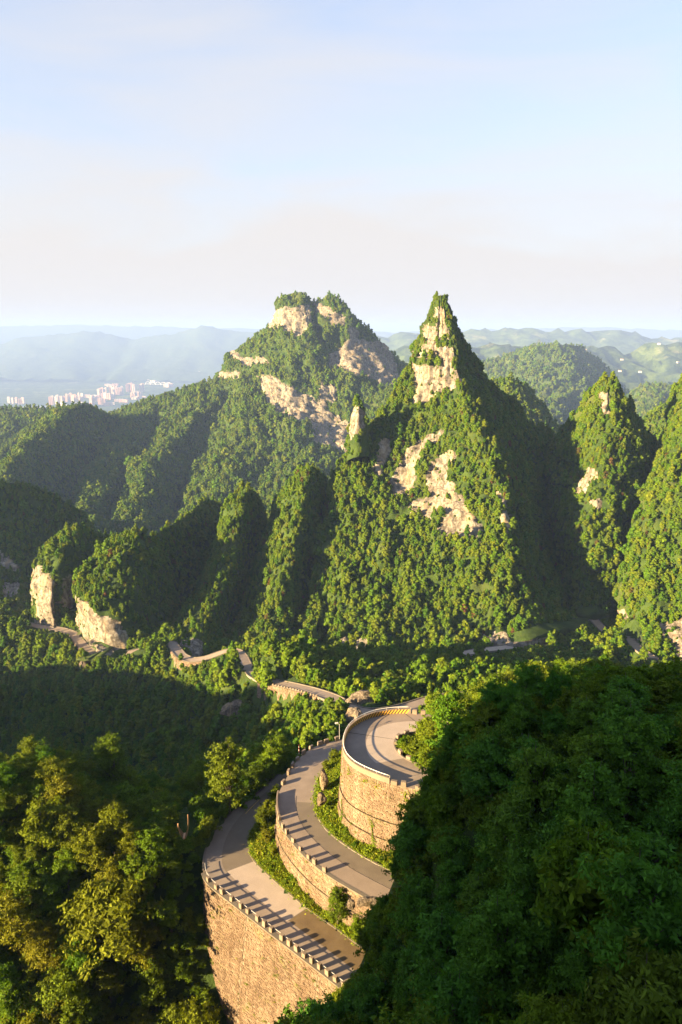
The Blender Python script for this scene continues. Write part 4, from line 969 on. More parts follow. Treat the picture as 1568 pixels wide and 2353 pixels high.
place_blocks(pts, tg, [f'{ordinal(k)} worn guard block up the leafy outer edge of the middle road' for k in range(len(uvB2))], 'worn guard blocks on the upper half of the middle road', (1.3, .9, 0.9))
V, f = strip_solid(B_out[near_idx(B_out, atz(640, 1878, ZB)):near_idx(B_out, atz(640, 1818, ZB))], 0.3, 0.8)
o = obj('low_parapet', mesh('low_parapet', V, f, M_block)); tag(o, 'low solid stone parapet between the guard blocks of the middle road', 'parapet')
uvC = [(901, 1791), (930, 1797), (959, 1803)]
pts, tg = along(C_out, uvC, ZT, 0.15); [p.__setitem__(2, ZC - 0.02) for p in pts]
place_blocks(pts, tg, [f'{ordinal(k)} guard block past the front end of the bastion parapet' for k in range(3)], 'guard blocks at the front of the bastion', (1.25, 1, 0.85))
pts, tg = along(C_out, [(954, 1627), (976, 1630)], ZT, 0.15); [p.__setitem__(2, ZC - 0.02) for p in pts]
place_blocks(pts, tg, [f'{ordinal(k)} guard block past the far end of the striped parapet' for k in range(2)], 'guard blocks at the back of the bastion', (1.25, 1, 0.85))
pts, tg = along(C_in, [(933, 1748), (914, 1733), (904.5, 1708), (909, 1690), (934, 1684), (958, 1681)], ZC, 0.25)
place_blocks(pts, tg, [f'{ordinal(k)} guard block round the leafy island inside the upper hairpin' for k in range(6)], 'guard blocks inside the upper hairpin', (1.2, 1, 0.75))
# pale pipe along the blocks of the lowest road
t = frame_at(A_out); nn = np.stack([-t[:, 1], t[:, 0]], 1); pl = A_out[iA0 + 3:iA1 + 3].copy(); pl[:, :2] -= nn[iA0 + 3:iA1 + 3] * 0.36; pl[:, 2] = ZA + 0.62
gp = empty('guard_pipe', tuple(pl[len(pl) // 2] - np.array((0, 0, 0.62)))); tag(gp, 'thin pale pipe rail running behind the blocks of the lowest road', 'pipe rail')
b0 = np.array(gp.location); MB().tube(pl - b0, 0.035, 6).build('pipe', M_pale_pipe, gp)
for k in range(0, len(pl), 5):
    MB().tube([pl[k] - b0 - (0, 0, 0.62), pl[k] - b0], 0.03, 5).build('post', M_pale_pipe, gp)

# ---- striped parapet of the bastion
ia, ib = near_idx(C_out, atz(890, 1788.6, ZT)), near_idx(C_out, atz(940, 1627, ZT))
ppl = C_out[ia:ib + 1]; par = empty('striped_parapet', tuple(ppl[len(ppl) // 2])); b0 = np.array(par.location)
tag(par, 'curved parapet with yellow and black hazard stripes and a pipe handrail round the bastion', 'parapet')
V, f = strip_solid(ppl - b0, 0.34, 0.92, 0.0, -0.18); obj('parapet_wall', mesh('parapet_wall', V, f, M_block), par)
V, f = strip_solid(ppl - b0, 0.40, 0.06, 0.92, -0.18); obj('coping', mesh('coping', V, f, M_block), par)
t = frame_at(ppl); nn = np.stack([-t[:, 1], t[:, 0]], 1); arc = np.concatenate([[0], np.cumsum(np.linalg.norm(np.diff(ppl[:, :2], axis=0), axis=1))])
def inner_pt(s, z):
    x = np.interp(s, arc, ppl[:, 0]); y = np.interp(s, arc, ppl[:, 1]); a = np.interp(s, arc, nn[:, 0]); b = np.interp(s, arc, nn[:, 1])
    return (x - a * 0.356 - b0[0], y - b * 0.356 - b0[1], ZC + z - b0[2])
ye, bl = MB(), MB(); s = 0.3; kk = 0
while s < arc[-1] - 0.9:
    for q in range(2):
        z0, z1 = 0.06 + q * 0.42, 0.48 + q * 0.42
        (ye if kk % 2 == 0 else bl).add([inner_pt(s + 0.3 * q, z0), inner_pt(s + 0.3 * q + 0.32, z0), inner_pt(s + 0.3 * q + 0.62, z1), inner_pt(s + 0.3 * q + 0.3, z1)], [(0, 1, 2, 3)])
    s += 0.32; kk += 1
ye.build('yellow_stripes', M_yellow, par); bl.build('black_stripes', M_black, par)
rail = ppl.copy(); rail[:, :2] -= nn * 0.18; rail[:, 2] = ZC + 1.38
hr = MB().tube(rail - b0, 0.06, 8).build('handrail', M_white, par, True)
for k in range(0, len(ppl), 3):
    MB().tube([rail[k] - b0 - (0, 0, 0.42), rail[k] - b0], 0.035, 6).build('rail_post', M_pale_pipe, hr)

# ---- small furniture
cp = atz(786, 1690, ZC); cp[:2] += (-0.45, 0.1); cc = empty('camera_post', tuple(cp)); tag(cc, 'thin post with a white road camera beside the bastion', 'camera post')
MB().tube([(0, 0, -0.8), (0, 0, 2.3)], 0.045, 6).build('post', M_pale_pipe, cc)
MB().tube([(0, 0, 2.25), (-0.35, 0, 2.45)], 0.03, 6).build('arm', M_pale_pipe, cc)
hd = MB().box((-0.5, 0, 2.52), (0.55, 0.2, 0.2), 0.3); hd.build('camera_housing', M_white, cc)
rp = atz(695, 1735, ZB); rp[:2] += (-0.7, 0.4); pole = empty('marker_pole', tuple(rp)); tag(pole, 'red and white striped pole on the leafy edge of the middle road', 'marker pole')
for k in range(6): MB().tube([(0, 0, k * 0.38), (0, 0, k * 0.38 + 0.38)], 0.06, 8).build('band', M_red if k % 2 else M_white, pole)
wp = atz(491, 1890, ZA); wp[:2] += (-0.8, -0.2); post = empty('marker_post', tuple(wp)); tag(post, 'short white marker post outside the bend of the lowest road', 'marker post')
MB().tube([(0, 0, -0.2), (0.05, 0, 1.25)], 0.07, 8).build('post', M_white, post); MB().tube([(0.05, 0, 1.25), (0.05, 0, 1.32)], 0.085, 8).build('cap', M_pale_pipe, post)
# bronze bird with raised wings
sp_ = at(425, 1925, 106.0); g = gz(sp_[0], sp_[1]); st_ = empty('winged_sculpture', (sp_[0], sp_[1], g)); hgt = sp_[2] - g
tag(st_, 'dark bronze bird sculpture with tall raised wings beside the lowest road bend', 'sculpture')
MB().box((0, 0, (hgt - 0.3) / 2), (1.2, 1.2, max(hgt - 0.3, 0.4)), 0.3, 0.8).build('pedestal', M_kerb, st_)
MB().tube([(0, 0.9, hgt + 0.1), (0, 0.5, hgt + 0.35), (0, 0, hgt + 0.5), (0, -0.5, hgt + 0.45), (0.05, -0.8, hgt + 0.6), (0.1, -1.0, hgt + 0.5)], [0.12, 0.32, 0.42, 0.34, 0.2, 0.06], 10).build('bird_body', M_bronze, st_, True)
def wing(sx, H, tilt):
    rows = []; 
    for k in range(9):
        a = k / 8; z = hgt + 0.5 + H * a; x = sx * (0.35 + 0.55 * math.sin(a * 2.2) * 0.8) + tilt * a; w = 1.25 * (1 - a) ** 0.8 + 0.02
        rows.append([(x - 0.10 * sx, -w * 0.5, z), (x + 0.05 * sx, -w * 0.1, z + 0.02), (x - 0.04 * sx, w * 0.7, z - 0.25 * (1 - a))])
    V = np.array(rows).reshape(-1, 3); f = [tuple(q) for q in grid_faces(9, 3)]; n0 = len(V); V2 = V + np.array((0.07 * sx, 0, 0))
    per = [(a, b) for a, b in [(k * 3, (k + 1) * 3) for k in range(8)]] + [(k * 3 + 2, (k + 1) * 3 + 2) for k in range(8)]
    f += [tuple(i + n0 for i in q[::-1]) for q in f] + [(a, b, b + n0, a + n0) for a, b in per]
    obj('wing', mesh('wing', np.concatenate([V, V2]), f, M_bronze, True), st_)
wing(1, 4.6, 0.15); wing(-1, 2.6, -0.35)

# ---- valley roads
def ribbon(pl, hw):
    t = frame_at(pl); nn = np.stack([-t[:, 1], t[:, 0]], 1); a = pl.copy(); b = pl.copy(); a[:, :2] += nn * hw; b[:, :2] -= nn * hw; return a, b
for nm, (pl, hw), lab in (('valley_road', VALLEY[0], 'valley road winding along the foot of the cliffs'), ('hairpin_road', VALLEY[1], 'pale road with a hairpin crossing the foot of the spire mountain'), ('far_bend_road', VALLEY[2], 'small road bends at the foot of the slim hill')):
    a, b = ribbon(pl, hw); r = sheet_obj(nm, a, b, 0, 1, 0, 1, 0, M_road if nm != 'hairpin_road' else M_road_pale, None, 0.9); tag(r, lab, None, None, 'structure')
    for e in (a, b):
        V, f = strip_solid(e, 0.35, 0.35, -0.05); obj('kerb', mesh('kerb', V, f, M_kerb), r)
def sub_near(pl, uvz0, uvz1):
    i, j = near_idx(pl, atz(*uvz0)), near_idx(pl, atz(*uvz1)); i, j = min(i, j), max(i, j); return pl[i:j + 1]
for (p0, p1, hgt_, lab) in (((744, 1596, -127), (612, 1563, -144.5), 7.0, 'sunlit retaining wall under the valley road'), ((300, 1500, -188), (180, 1470, -195), 8.0, 'stone embankment wall below the rock nosed hill'), ((405, 1492, -178), (480, 1512, -170), 6.0, 'stone embankment wall at the foot of the pointed ridge')):
    seg = sub_near(D_low, p0, p1); a, b = ribbon(seg, 3.25)
    edge = a if np.hypot(a[:, 0], a[:, 1]).mean() < np.hypot(b[:, 0], b[:, 1]).mean() else b
    tt = frame_at(edge); nrm_ = np.stack([tt[:, 1], -tt[:, 0]], 1); sd = 1 if (nrm_ * -edge[:, :2]).sum(1).mean() > 0 else -1
    root = empty('embankment_wall', tuple(edge[len(edge) // 2] - (0, 0, hgt_))); b0 = np.array(root.location); tag(root, lab, 'wall')
    V = []; f = []; r_ = np.random.default_rng(5); VV = []; FF = []; TT = []
    for k in range(len(edge)):
        for j in range(3):
            V.append(np.append(edge[k, :2] + sd * nrm_[k] * (0.1 + 0.35 * j), edge[k, 2] - 0.05 - hgt_ * j / 2) - b0)
    for k in range(len(edge) - 1):
        for j in range(2): f.append((k * 3 + j, (k + 1) * 3 + j, (k + 1) * 3 + j + 1, k * 3 + j + 1))
    obj('mortar_body', mesh('mortar_body', V, f, M_mortar), root)
    e2 = resample(edge, step=0.9); t2 = frame_at(e2); n2 = np.stack([t2[:, 1], -t2[:, 0]], 1) * sd
    for k in range(len(e2)):
        z = 0.3
        while z < hgt_:
            hh = r_.uniform(0.45, 0.7); nv = np.append(n2[k], 0); X = np.append(t2[k], 0); p = np.append(e2[k, :2] + n2[k] * (0.1 + 0.7 * z / hgt_), e2[k, 2] - z) - b0
            M3 = np.stack([X * 0.84, nv * 0.4, np.array((0, 0, hh - 0.05))], 1); n0 = len(VV) * len(ST_V)
            VV.append((ST_V + r_.normal(0, 0.05, ST_V.shape)) @ M3.T + p + np.append(t2[k] * r_.uniform(-.2, .2), 0)); FF.append([tuple(i + n0 for i in q) for q in ST_F]); TT.append(np.full(len(ST_V), r_.random())); z += hh
    o = obj('stone_facing', mesh('stone_facing', np.concatenate(VV), [q for b_ in FF for q in b_], M_stone, False, {'tone': np.concatenate(TT), 'single': np.zeros(len(VV) * len(ST_V))}), root); o['kind'] = 'stuff'
seg = sub_near(D_low, (744, 1596, -127), (625, 1567, -143)); a, b = ribbon(seg, 3.0); e = a if a[:, 1].mean() < b[:, 1].mean() else b
ee = resample(e, step=2.6); tt = frame_at(ee)
place_blocks(list(ee), list(tt), [f'{ordinal(k)} guard block from the near end of the sunlit valley road wall' for k in range(len(ee))], 'guard blocks along the valley road', (1.1, 0.9, 0.85))

# ---- boulders and rock outcrops
def rock_outcrop(p, size, label, seed, rz=0.0, flat=1.0, sink=0.3):
    b = bmesh.new(); bmesh.ops.create_icosphere(b, subdivisions=4, radius=1.0); V = np.array([v.co[:] for v in b.verts]); F_ = [tuple(v.index for v in fc.verts) for fc in b.faces]; b.free()
    S = np.array(size); rr_ = np.random.default_rng(seed + 900)
    for _ in range(26):
        n_ = rr_.normal(size=3); n_ /= np.linalg.norm(n_); dcut = rr_.uniform(0.62, 0.9); ex = V @ n_ - dcut; V = V - np.clip(ex, 0, None)[:, None] * n_
    W_ = V * S
    d = 0.16 * np.round(perlin(W_ / (0.5 * S.mean()) + seed * 7) * 3) / 3 + 0.10 * fbm(W_ / (0.6 * S.mean()) + seed * 3, 4) + 0.07 * ridged(W_ * np.array((1, 1, 0.2)) / (0.3 * S.mean()) + seed, 2)
    W_ = W_ * (1 + d)[:, None]; ca, sa = math.cos(rz), math.sin(rz)
    W_ = np.stack([W_[:, 0] * ca - W_[:, 1] * sa, W_[:, 0] * sa + W_[:, 1] * ca, W_[:, 2]], 1)
    o = obj('rock_outcrop', mesh('rock_outcrop', W_, F_, M_rock_near, False)); o.location = p; tag(o, label, 'rock'); return o
def px_rock(u, v, Y, size, label, seed, rz=0.0):
    return rock_outcrop(tuple(at(u, v, Y)), size, label, seed, rz)
px_rock(745, 1793, 111.5, (1.0, 1.2, 2.2), 'tall grey rock between the middle road and the bastion', 1)
px_rock(738, 1838, 106, (1.0, 1.0, 1.5), 'low rock on the grassy verge below the bastion', 2)
px_rock(842, 1614, 205, (7, 4.5, 6.0), 'big sunlit rock cut face above the valley road behind the bastion', 3)
px_rock(883, 1624, 208, (6, 3.5, 4.0), 'shadowed rock face right of the sunlit rock behind the bastion', 4)
px_rock(812, 1652, 184, (3.5, 3, 3.5), 'rock shelf under the valley road behind the bastion', 5)
px_rock(558, 1632, 268, (11, 5, 5.0), 'rock band under the wooded knob', 6)
px_rock(640, 1650, 228, (2.6, 3, 5.0), 'small pale rock in the trees below the valley road', 7)
px_rock(848, 2071, 84.5, (2.2, 1.0, 0.9), 'broken pale rock under the crumbled end of the middle road', 8)
px_rock(885, 2088, 83.5, (1.0, 0.8, 0.8), 'small broken rock beside the crumbled road end', 9)
px_rock(808, 2078, 86.5, (0.7, 0.6, 1.1), 'small upright rock behind the roadside tree', 10)
px_rock(608, 1800, 128, (1.3, 1.2, 1.3), 'rock at the far end of the lowest road', 11)
px_rock(420, 1545, 345, (5, 4, 9.0), 'rock buttress below the pointed ridge', 12)
px_rock(455, 1525, 345, (6, 4, 5.0), 'pale rock ledge under the road at the pointed ridge', 13)
px_rock(200, 1545, 366, (5, 4, 10.0), 'rock buttress below the embankment wall', 14)
px_rock(300, 1525, 372, (9, 4, 6.0), 'dim rock shelf right of the embankment wall', 15)
px_rock(530, 1925, 0, (1, 1, 1), '', 1) if False else None
px_rock(905, 1530, 335, (5, 3, 3), 'small rock beside the hairpin road', 16)
px_rock(705, 1510, 335, (3, 3, 4), 'grey rock in the trees above the valley road', 17)
px_rock(650, 1508, 345, (4, 3, 4), 'rock at the foot of the tall narrow ridge', 18)
px_rock(357, 2215, 99, (1.0, 1.0, 2.2), 'pale rock showing through the sunlit grove', 19)
px_rock(498, 1945, 103.5, (1.3, 1.0, 0.9), 'grey rock outside the bend of the lowest road', 20) if False else None

# ================================================================ THE DISTANT CITY AND FARMS
def facade_mat(name, wall, glass, floor_h=3.0, bay=3.4):
    m, nt, b = mat(name, 0.7)
    tc = nt.nodes.new('ShaderNodeTexCoord')
    br = N(nt, 'ShaderNodeTexBrick', Scale=1.0); br.offset = 0.0
    br.inputs['Color1'].default_value = (*glass, 1); br.inputs['Color2'].default_value = (*glass, 1); br.inputs['Mortar'].default_value = (*wall, 1)
    br.inputs['Mortar Size'].default_value = 0.9; br.inputs['Brick Width'].default_value = bay; br.inputs['Row Height'].default_value = floor_h
    sx = nt.nodes.new('ShaderNodeSeparateXYZ'); nt.links.new(tc.outputs['Object'], sx.inputs[0])
    ad = N(nt, 'ShaderNodeMath', operation='ADD'); nt.links.new(sx.outputs[0], ad.inputs[0]); nt.links.new(sx.outputs[1], ad.inputs[1])
    cb = nt.nodes.new('ShaderNodeCombineXYZ'); nt.links.new(ad.outputs[0], cb.inputs[0]); nt.links.new(sx.outputs[2], cb.inputs[1])
    nt.links.new(cb.outputs[0], br.inputs['Vector']); nt.links.new(br.outputs['Color'], b.inputs['Base Color'])
    return m
M_fac = [facade_mat('facade_cream', (0.60, 0.43, 0.33), (0.34, 0.26, 0.21)), facade_mat('facade_rose', (0.56, 0.34, 0.26), (0.32, 0.21, 0.17)), facade_mat('facade_white', (0.66, 0.54, 0.44), (0.38, 0.31, 0.27))]
M_roofing, _nt, _b = mat('flat_roof', 0.9); _b.inputs['Base Color'].default_value = (0.42, 0.38, 0.35, 1)
def cz(zx, zy): return 57.4 + 0.2931 * zx, 804.2 + 0.2931 * zy      # zoomed city tracing to bearings
def tower(zx, zybase, zh, w, d, rz, kind, label, group, name='tower_block'):
    u, v = cz(zx, zybase); p = atz(u, v, ZP); H = zh * 0.2931 / F * p[1] * 1.02
    root = empty(name, (p[0], p[1], ZP - 2), rz); tag(root, label, 'building', group)
    mb = MB().box((0, 0, H / 2), (w, d * 0.7, H)); mb.box((-w * 0.3, 0, H / 2 - 0.5), (w * 0.26, d, H - 1)); mb.box((w * 0.3, 0, H / 2 - 0.7), (w * 0.26, d * 0.98, H - 1.4))
    mb.build('walls', M_fac[kind], root); MB().box((0, 0, H + 1.8), (w * 0.4, d * 0.45, 3.6), 0, 0.92).build('roof_core', M_roofing, root)
CITY = []
def row(xs_, yb, h, cluster, w=(24, 32), kind=None):
    for x in xs_: CITY.append((x, yb + random.uniform(-5, 5), h * random.uniform(0.92, 1.15), cluster, random.uniform(*w) * 1.25, kind))
row([207, 224, 250, 262, 278, 292, 310], 425, 62, 'left cluster'); row([334, 350, 368, 385, 398, 414], 415, 64, 'left cluster'); row([430, 445, 456], 405, 62, 'left cluster')
row([524, 536], 440, 62, 'front of the centre'); row([588, 600, 615, 628], 430, 44, 'front of the centre'); row([645, 660, 676, 690], 432, 20, 'front of the centre', (40, 60))
row([582, 596, 612, 626, 640], 358, 52, 'grey middle row'); row([620, 636, 652, 668, 684, 700], 385, 42, 'centre', (30, 44)); row([672, 686, 702, 722, 740, 755, 768], 348, 58, 'middle row')
row([806, 822, 842, 858, 876], 330, 62, 'tall row before the ridge'); row([906, 918, 930], 330, 62, 'tall row before the ridge'); row([842, 858, 874, 890, 905, 918], 372, 44, 'block below the tall row')
row([775, 728, 745, 768, 790], 405, 18, 'low blocks before the ridge', (50, 80)); row([860, 880, 900, 940], 385, 18, 'low blocks before the ridge', (40, 60))
row([480, 500, 520, 545, 560, 570], 375, 20, 'low blocks in the middle', (50, 80)); row([530, 548, 568], 400, 26, 'low blocks in the middle', (40, 60))
row([1238, 1252, 1266, 1282, 1296, 1322, 1370], 225, 52, 'far right cluster', (26, 34)); row([1340, 1400, 1415], 190, 22, 'far right cluster', (60, 90))
row([1120, 1135, 1150, 1105], 290, 26, 'small blocks under the bridge', (40, 60))
row([860, 880, 900, 925, 945, 962], 235, 20, 'distant villas', (50, 70)); row([710, 730, 752, 775, 800, 822, 840], 208, 14, 'distant low street', (60, 90)); row([470, 490, 515, 540, 600, 660], 205, 14, 'distant left hamlet', (60, 90))
row([992, 1010, 1030], 250, 16, 'distant sheds', (80, 120)); row([650, 670, 690, 712], 285, 16, 'low blocks behind the centre', (60, 90))
row([-120, -90, -60, -35, -10], 420, 44, 'left edge cluster'); row([1078, 1140, 1294], 110, 24, 'lone far houses', (40, 60))
cnt = {}
for x, yb, h, cl, w, kd in sorted(CITY, key=lambda q: q[0]):
    k = cnt.get(cl, 0); cnt[cl] = k + 1; low = h < 30
    tower(x, yb, h, w, w * random.uniform(0.55, 0.8) if not low else w * 0.5, random.uniform(-0.5, 0.3), random.choice((0, 1, 1, 2)),
          f'{ordinal(k)} {"low pale building" if low else "pale high-rise"} from left in the {cl} of the city', 'buildings of the distant city', 'low_building' if low else 'tower_block')
# stadium roof, sheds, arch bridge
u, v = cz(382, 440); p = atz(u, v, ZP); st = empty('stadium', (p[0], p[1], ZP - 2)); tag(st, 'white curved stadium roof at the near edge of the distant city', 'stadium')
ring = np.array([(150 * math.cos(a), 105 * math.sin(a), 26 + 16 * math.cos(a) ** 2 + 8 * math.sin(a)) for a in np.linspace(0, 2 * math.pi, 49)])
V = []; f = []
for k, q in enumerate(ring):
    V += [(q[0], q[1], q[2]), (q[0] * 0.62, q[1] * 0.62, q[2] + 6), (q[0] * 0.62, q[1] * 0.62, q[2] + 3), (q[0], q[1], q[2] - 4)]
for k in range(48):
    for j in range(4): f.append((k * 4 + j, k * 4 + (j + 1) % 4, (k + 1) * 4 + (j + 1) % 4, (k + 1) * 4 + j))
obj('roof', mesh('roof', V, f, M_white, True), st)
V = []; f = []
for k, q in enumerate(ring): V += [(q[0] * 0.97, q[1] * 0.97, 0), (q[0] * 0.97, q[1] * 0.97, q[2] - 3)]
for k in range(48): f.append((k * 2, k * 2 + 2, k * 2 + 3, k * 2 + 1))
obj('wall', mesh('wall', V, f, M_fac[2]), st)
u, v = cz(70, 452); p = atz(u, v, ZP); sh = empty('market_hall', (p[0], p[1], ZP - 2), 0.1); tag(sh, 'long low white hall left of the stadium', 'hall')
MB().box((0, 0, 6), (280, 110, 12)).build('walls', M_fac[2], sh); rfm = MB()
for k in range(6): rfm.add([(-140 + k * 46, -56, 12.2), (-140 + k * 46 + 23, -56, 18), (-140 + k * 46 + 45.5, -56, 12.2), (-140 + k * 46, 56, 12.2), (-140 + k * 46 + 23, 56, 18), (-140 + k * 46 + 45.5, 56, 12.2)], [(0, 1, 4, 3), (1, 2, 5, 4), (0, 2, 1), (3, 4, 5)])
rfm.build('roof', M_white, sh)
u0, v0 = cz(945, 272); u1, v1 = cz(1150, 278); p0, p1 = atz(u0, v0, ZP), atz(u1, v1, ZP); br_ = empty('arch_bridge', tuple((p0 + p1) / 2)); tag(br_, 'white arch bridge beyond the high-rise blocks', 'bridge')
Lb = np.linalg.norm(p1 - p0); br_.rotation_euler.z = math.atan2(p1[1] - p0[1], p1[0] - p0[0])
MB().box((0, 0, 14), (Lb, 26, 4)).build('deck', M_white, br_)
for k in range(5):
    a = np.linspace(0, math.pi, 15); xc = -Lb / 2 + Lb * (k + 0.5) / 5
    MB().tube(np.stack([xc + Lb / 10.5 * np.cos(a), a * 0, 14 + 34 * np.sin(a)], 1), 4.0, 6).build('arch', M_white, br_)
    MB().box((xc - Lb / 10, 0, 6), (8, 22, 12)).build('pier', M_white, br_)
def on_land(u, v):
    """nearest far-land point on a bearing, by marching down the view line"""
    d = Vector(ray(u, v)).normalized(); dg = bpy.context.evaluated_depsgraph_get()
    ok, loc, *_ = scene.ray_cast(dg, Vector((0, 0, 0)) + d * 4000.0, d, distance=30000)
    return np.array(loc) if ok else None
bpy.context.view_layer.update()
M_brickred, _nt, _b = mat('tile_roof', 0.8); _b.inputs['Base Color'].default_value = (0.45, 0.28, 0.20, 1)
for k, (u, v, what) in enumerate([(1429, 828, 'white farmhouse on the sunny spur of the farm hills'), (1424, 854, 'lone white farmhouse below the sunny spur'), (1471, 856, 'white farmhouse in the fields right of the dark gully'), (1558, 834, 'white farmhouse near the right edge of the farm hills'), (1344, 806, 'small white house beside the slender tower'), (1466, 893, 'white farmhouse low by the shaded valley'), (1194, 806, 'white farmhouse far left of the domed hill'), (1514, 792, 'pale house high on the hazy range')]):
    p = on_land(u, v)
    if p is None: continue
    h_ = empty('farmhouse', tuple(p - np.array((0, 0, 2.0))), random.uniform(-0.6, 0.6)); tag(h_, what, 'house', 'farmhouses on the hazy hills')
    w = 0.0042 * p[1]; MB().box((0, 0, w * 0.22), (w, w * 0.5, w * 0.44)).build('walls', M_white, h_)
    MB().add([(-w * .54, -w * .3, w * .44), (w * .54, -w * .3, w * .44), (w * .54, w * .3, w * .44), (-w * .54, w * .3, w * .44), (-w * .5, 0, w * .62), (w * .5, 0, w * .62)], [(0, 1, 5, 4), (2, 3, 4, 5), (0, 4, 3), (1, 2, 5)]).build('roof', M_brickred, h_)
p = on_land(1337, 803)
if p is not None:
    tw = empty('slender_tower', tuple(p - np.array((0, 0, 4.0)))); tag(tw, 'slender pale tower on the hazy hills', 'tower'); hh = 13.5 / F * p[1]
    MB().tube([(0, 0, 0), (0, 0, hh * 0.9)], [hh * 0.075, hh * 0.05], 10).build('shaft', M_white, tw); MB().tube([(0, 0, hh * 0.9), (0, 0, hh)], [hh * 0.06, hh * 0.01], 10).build('cap', M_roofing, tw)

# ================================================================ PLANTS
TREE_COL = bpy.data.collections.new('tree_kinds')          # sources for the forest, never drawn themselves
def leaf_quads(c, n, size, r_, aspect=0.5):
    """leaf faces: a bent rhomb per leaf"""
    k = len(c); n = n / (np.linalg.norm(n, axis=1)[:, None] + 1e-9)
    a = np.cross(n, r_.normal(size=(k, 3))); a /= np.linalg.norm(a, axis=1)[:, None] + 1e-9; b = np.cross(n, a)
    s = size[:, None]; bend = n * s * 0.12
    V = np.stack([c - a * s * 0.5, c + b * s * aspect * 0.5 - bend, c + a * s * 0.5 - bend * 1.6, c - b * s * aspect * 0.5 - bend], 1)
    return V.reshape(-1, 3), np.arange(k * 4).reshape(k, 4)
def sphere_pts(n, r_):
    v = r_.normal(size=(n, 3)); return v / np.linalg.norm(v, axis=1)[:, None]
_b = bmesh.new(); bmesh.ops.create_icosphere(_b, subdivisions=2, radius=1.0); ICO_V = np.array([v.co[:] for v in _b.verts]); ICO_F = np.array([[v.index for v in fc.verts] for fc in _b.faces]); _b.free()
def crown_arrays(H, R, base, nl, nleaf, lsize, seed, core=0.72, squash=1.0, aspect=0.55, jitter=0.9, cone=0.0, twig=0, droop=0.0):
    """lobed crown: leaf faces through the outer part of every lobe, with a dense inner mass"""
    r_ = np.random.default_rng(seed); lobes = []
    for k in range(nl):
        t = (k + 0.5) / nl; z = base + (H - base) * (0.18 + 0.70 * t); prof = math.sin(math.pi * (0.22 + 0.70 * t)) * (1 - cone * t); a = k * 2.4 + r_.uniform(-.5, .5)
        rr = R * prof * r_.uniform(0.25, 0.62); lr = R * r_.uniform(0.36, 0.56) * (1 - 0.5 * cone * t) * (0.75 if k > nl - 3 else 1)
        lobes.append((np.array((rr * math.cos(a), rr * math.sin(a), z)), lr))
    V = []; Fq = []; T = []; n0 = 0; wsum = sum(l[1] ** 2 for l in lobes)
    for c, lr in lobes:
        k = int(nleaf * lr ** 2 / wsum); d = sphere_pts(k, r_); keep = d[:, 2] > -0.75; d = d[keep]; k = len(d)
        rad = lr * (1 + 0.28 * fbm(d * 1.7 + seed + c, 2)) * r_.uniform(0.72, 1.06, k)
        if twig:
            nt_w = max(3, k // twig); td = sphere_pts(nt_w, r_); td[:, 2] = np.abs(td[:, 2]) * np.where(r_.random(nt_w) < 0.25, -0.6, 1); ti = r_.integers(0, nt_w, k)
            trad = lr * np.where(r_.random(nt_w) < 0.3, r_.uniform(0.15, 0.6, nt_w), r_.uniform(0.6, 1.22, nt_w)) * (1 + 0.25 * fbm(td * 1.7 + seed + c, 2)); tc_ = td * trad[:, None]
            along_ = r_.uniform(-0.5, 0.5, k)[:, None] * lr * 0.5
            off_ = tc_[ti] + td[ti] * along_ + r_.normal(0, 0.13 * lr + 0.05, (k, 3)) * np.array((1, 1, 0.55)) - np.array((0, 0, droop)) * (np.abs(along_) ** 1.5)
            rad = np.linalg.norm(off_, axis=1); d = off_ / (rad[:, None] + 1e-6)
        p = c + d * rad[:, None] * np.array((1, 1, 0.85 * squash)); nrm = d + r_.normal(0, jitter, (k, 3)) * 0.55 + np.array((0, 0, 0.25))
        v_, f_ = leaf_quads(p, nrm, lsize * r_.uniform(0.6, 1.35, k), r_, aspect)
        V.append(v_); Fq.append(f_ + n0); n0 += len(v_); T.append(np.repeat(np.clip(r_.normal(0.5, 0.2, k) + 0.25 * perlin(p / lr * 1.4 + seed), 0, 1), 4))
    CV = []; CF = []; m0 = 0
    for c, lr in lobes:
        q = ICO_V * (lr * core * (1 + 0.25 * fbm(ICO_V * 1.9 + c, 2)))[:, None] * np.array((1, 1, 0.85 * squash)) + c
        CV.append(q); CF.append(ICO_F + m0); m0 += len(q)
    return np.concatenate(V), np.concatenate(Fq), np.concatenate(T), np.concatenate(CV), np.concatenate(CF), lobes
def crown_mesh(name, arr, m):
    V, Q, T, CV, CF, lobes = arr; n = len(V); me = bpy.data.meshes.new(name)
    allv = np.concatenate([V, CV]); nq, ntri = len(Q), len(CF)
    me.vertices.add(len(allv)); me.vertices.foreach_set('co', allv.astype(np.float32).ravel())
    me.loops.add(nq * 4 + ntri * 3); me.loops.foreach_set('vertex_index', np.concatenate([Q.ravel(), (CF + n).ravel()]).astype(np.int32))
    me.polygons.add(nq + ntri); me.polygons.foreach_set('loop_start', np.concatenate([np.arange(nq) * 4, nq * 4 + np.arange(ntri) * 3]).astype(np.int32))
    me.polygons.foreach_set('loop_total', np.concatenate([np.full(nq, 4), np.full(ntri, 3)]).astype(np.int32)); me.update(calc_edges=True)
    me.materials.append(m)
    a = me.attributes.new('tone', 'FLOAT', 'POINT'); a.data.foreach_set('value', np.concatenate([T, np.full(len(CV), 0.42)]).astype(np.float32))
    return me
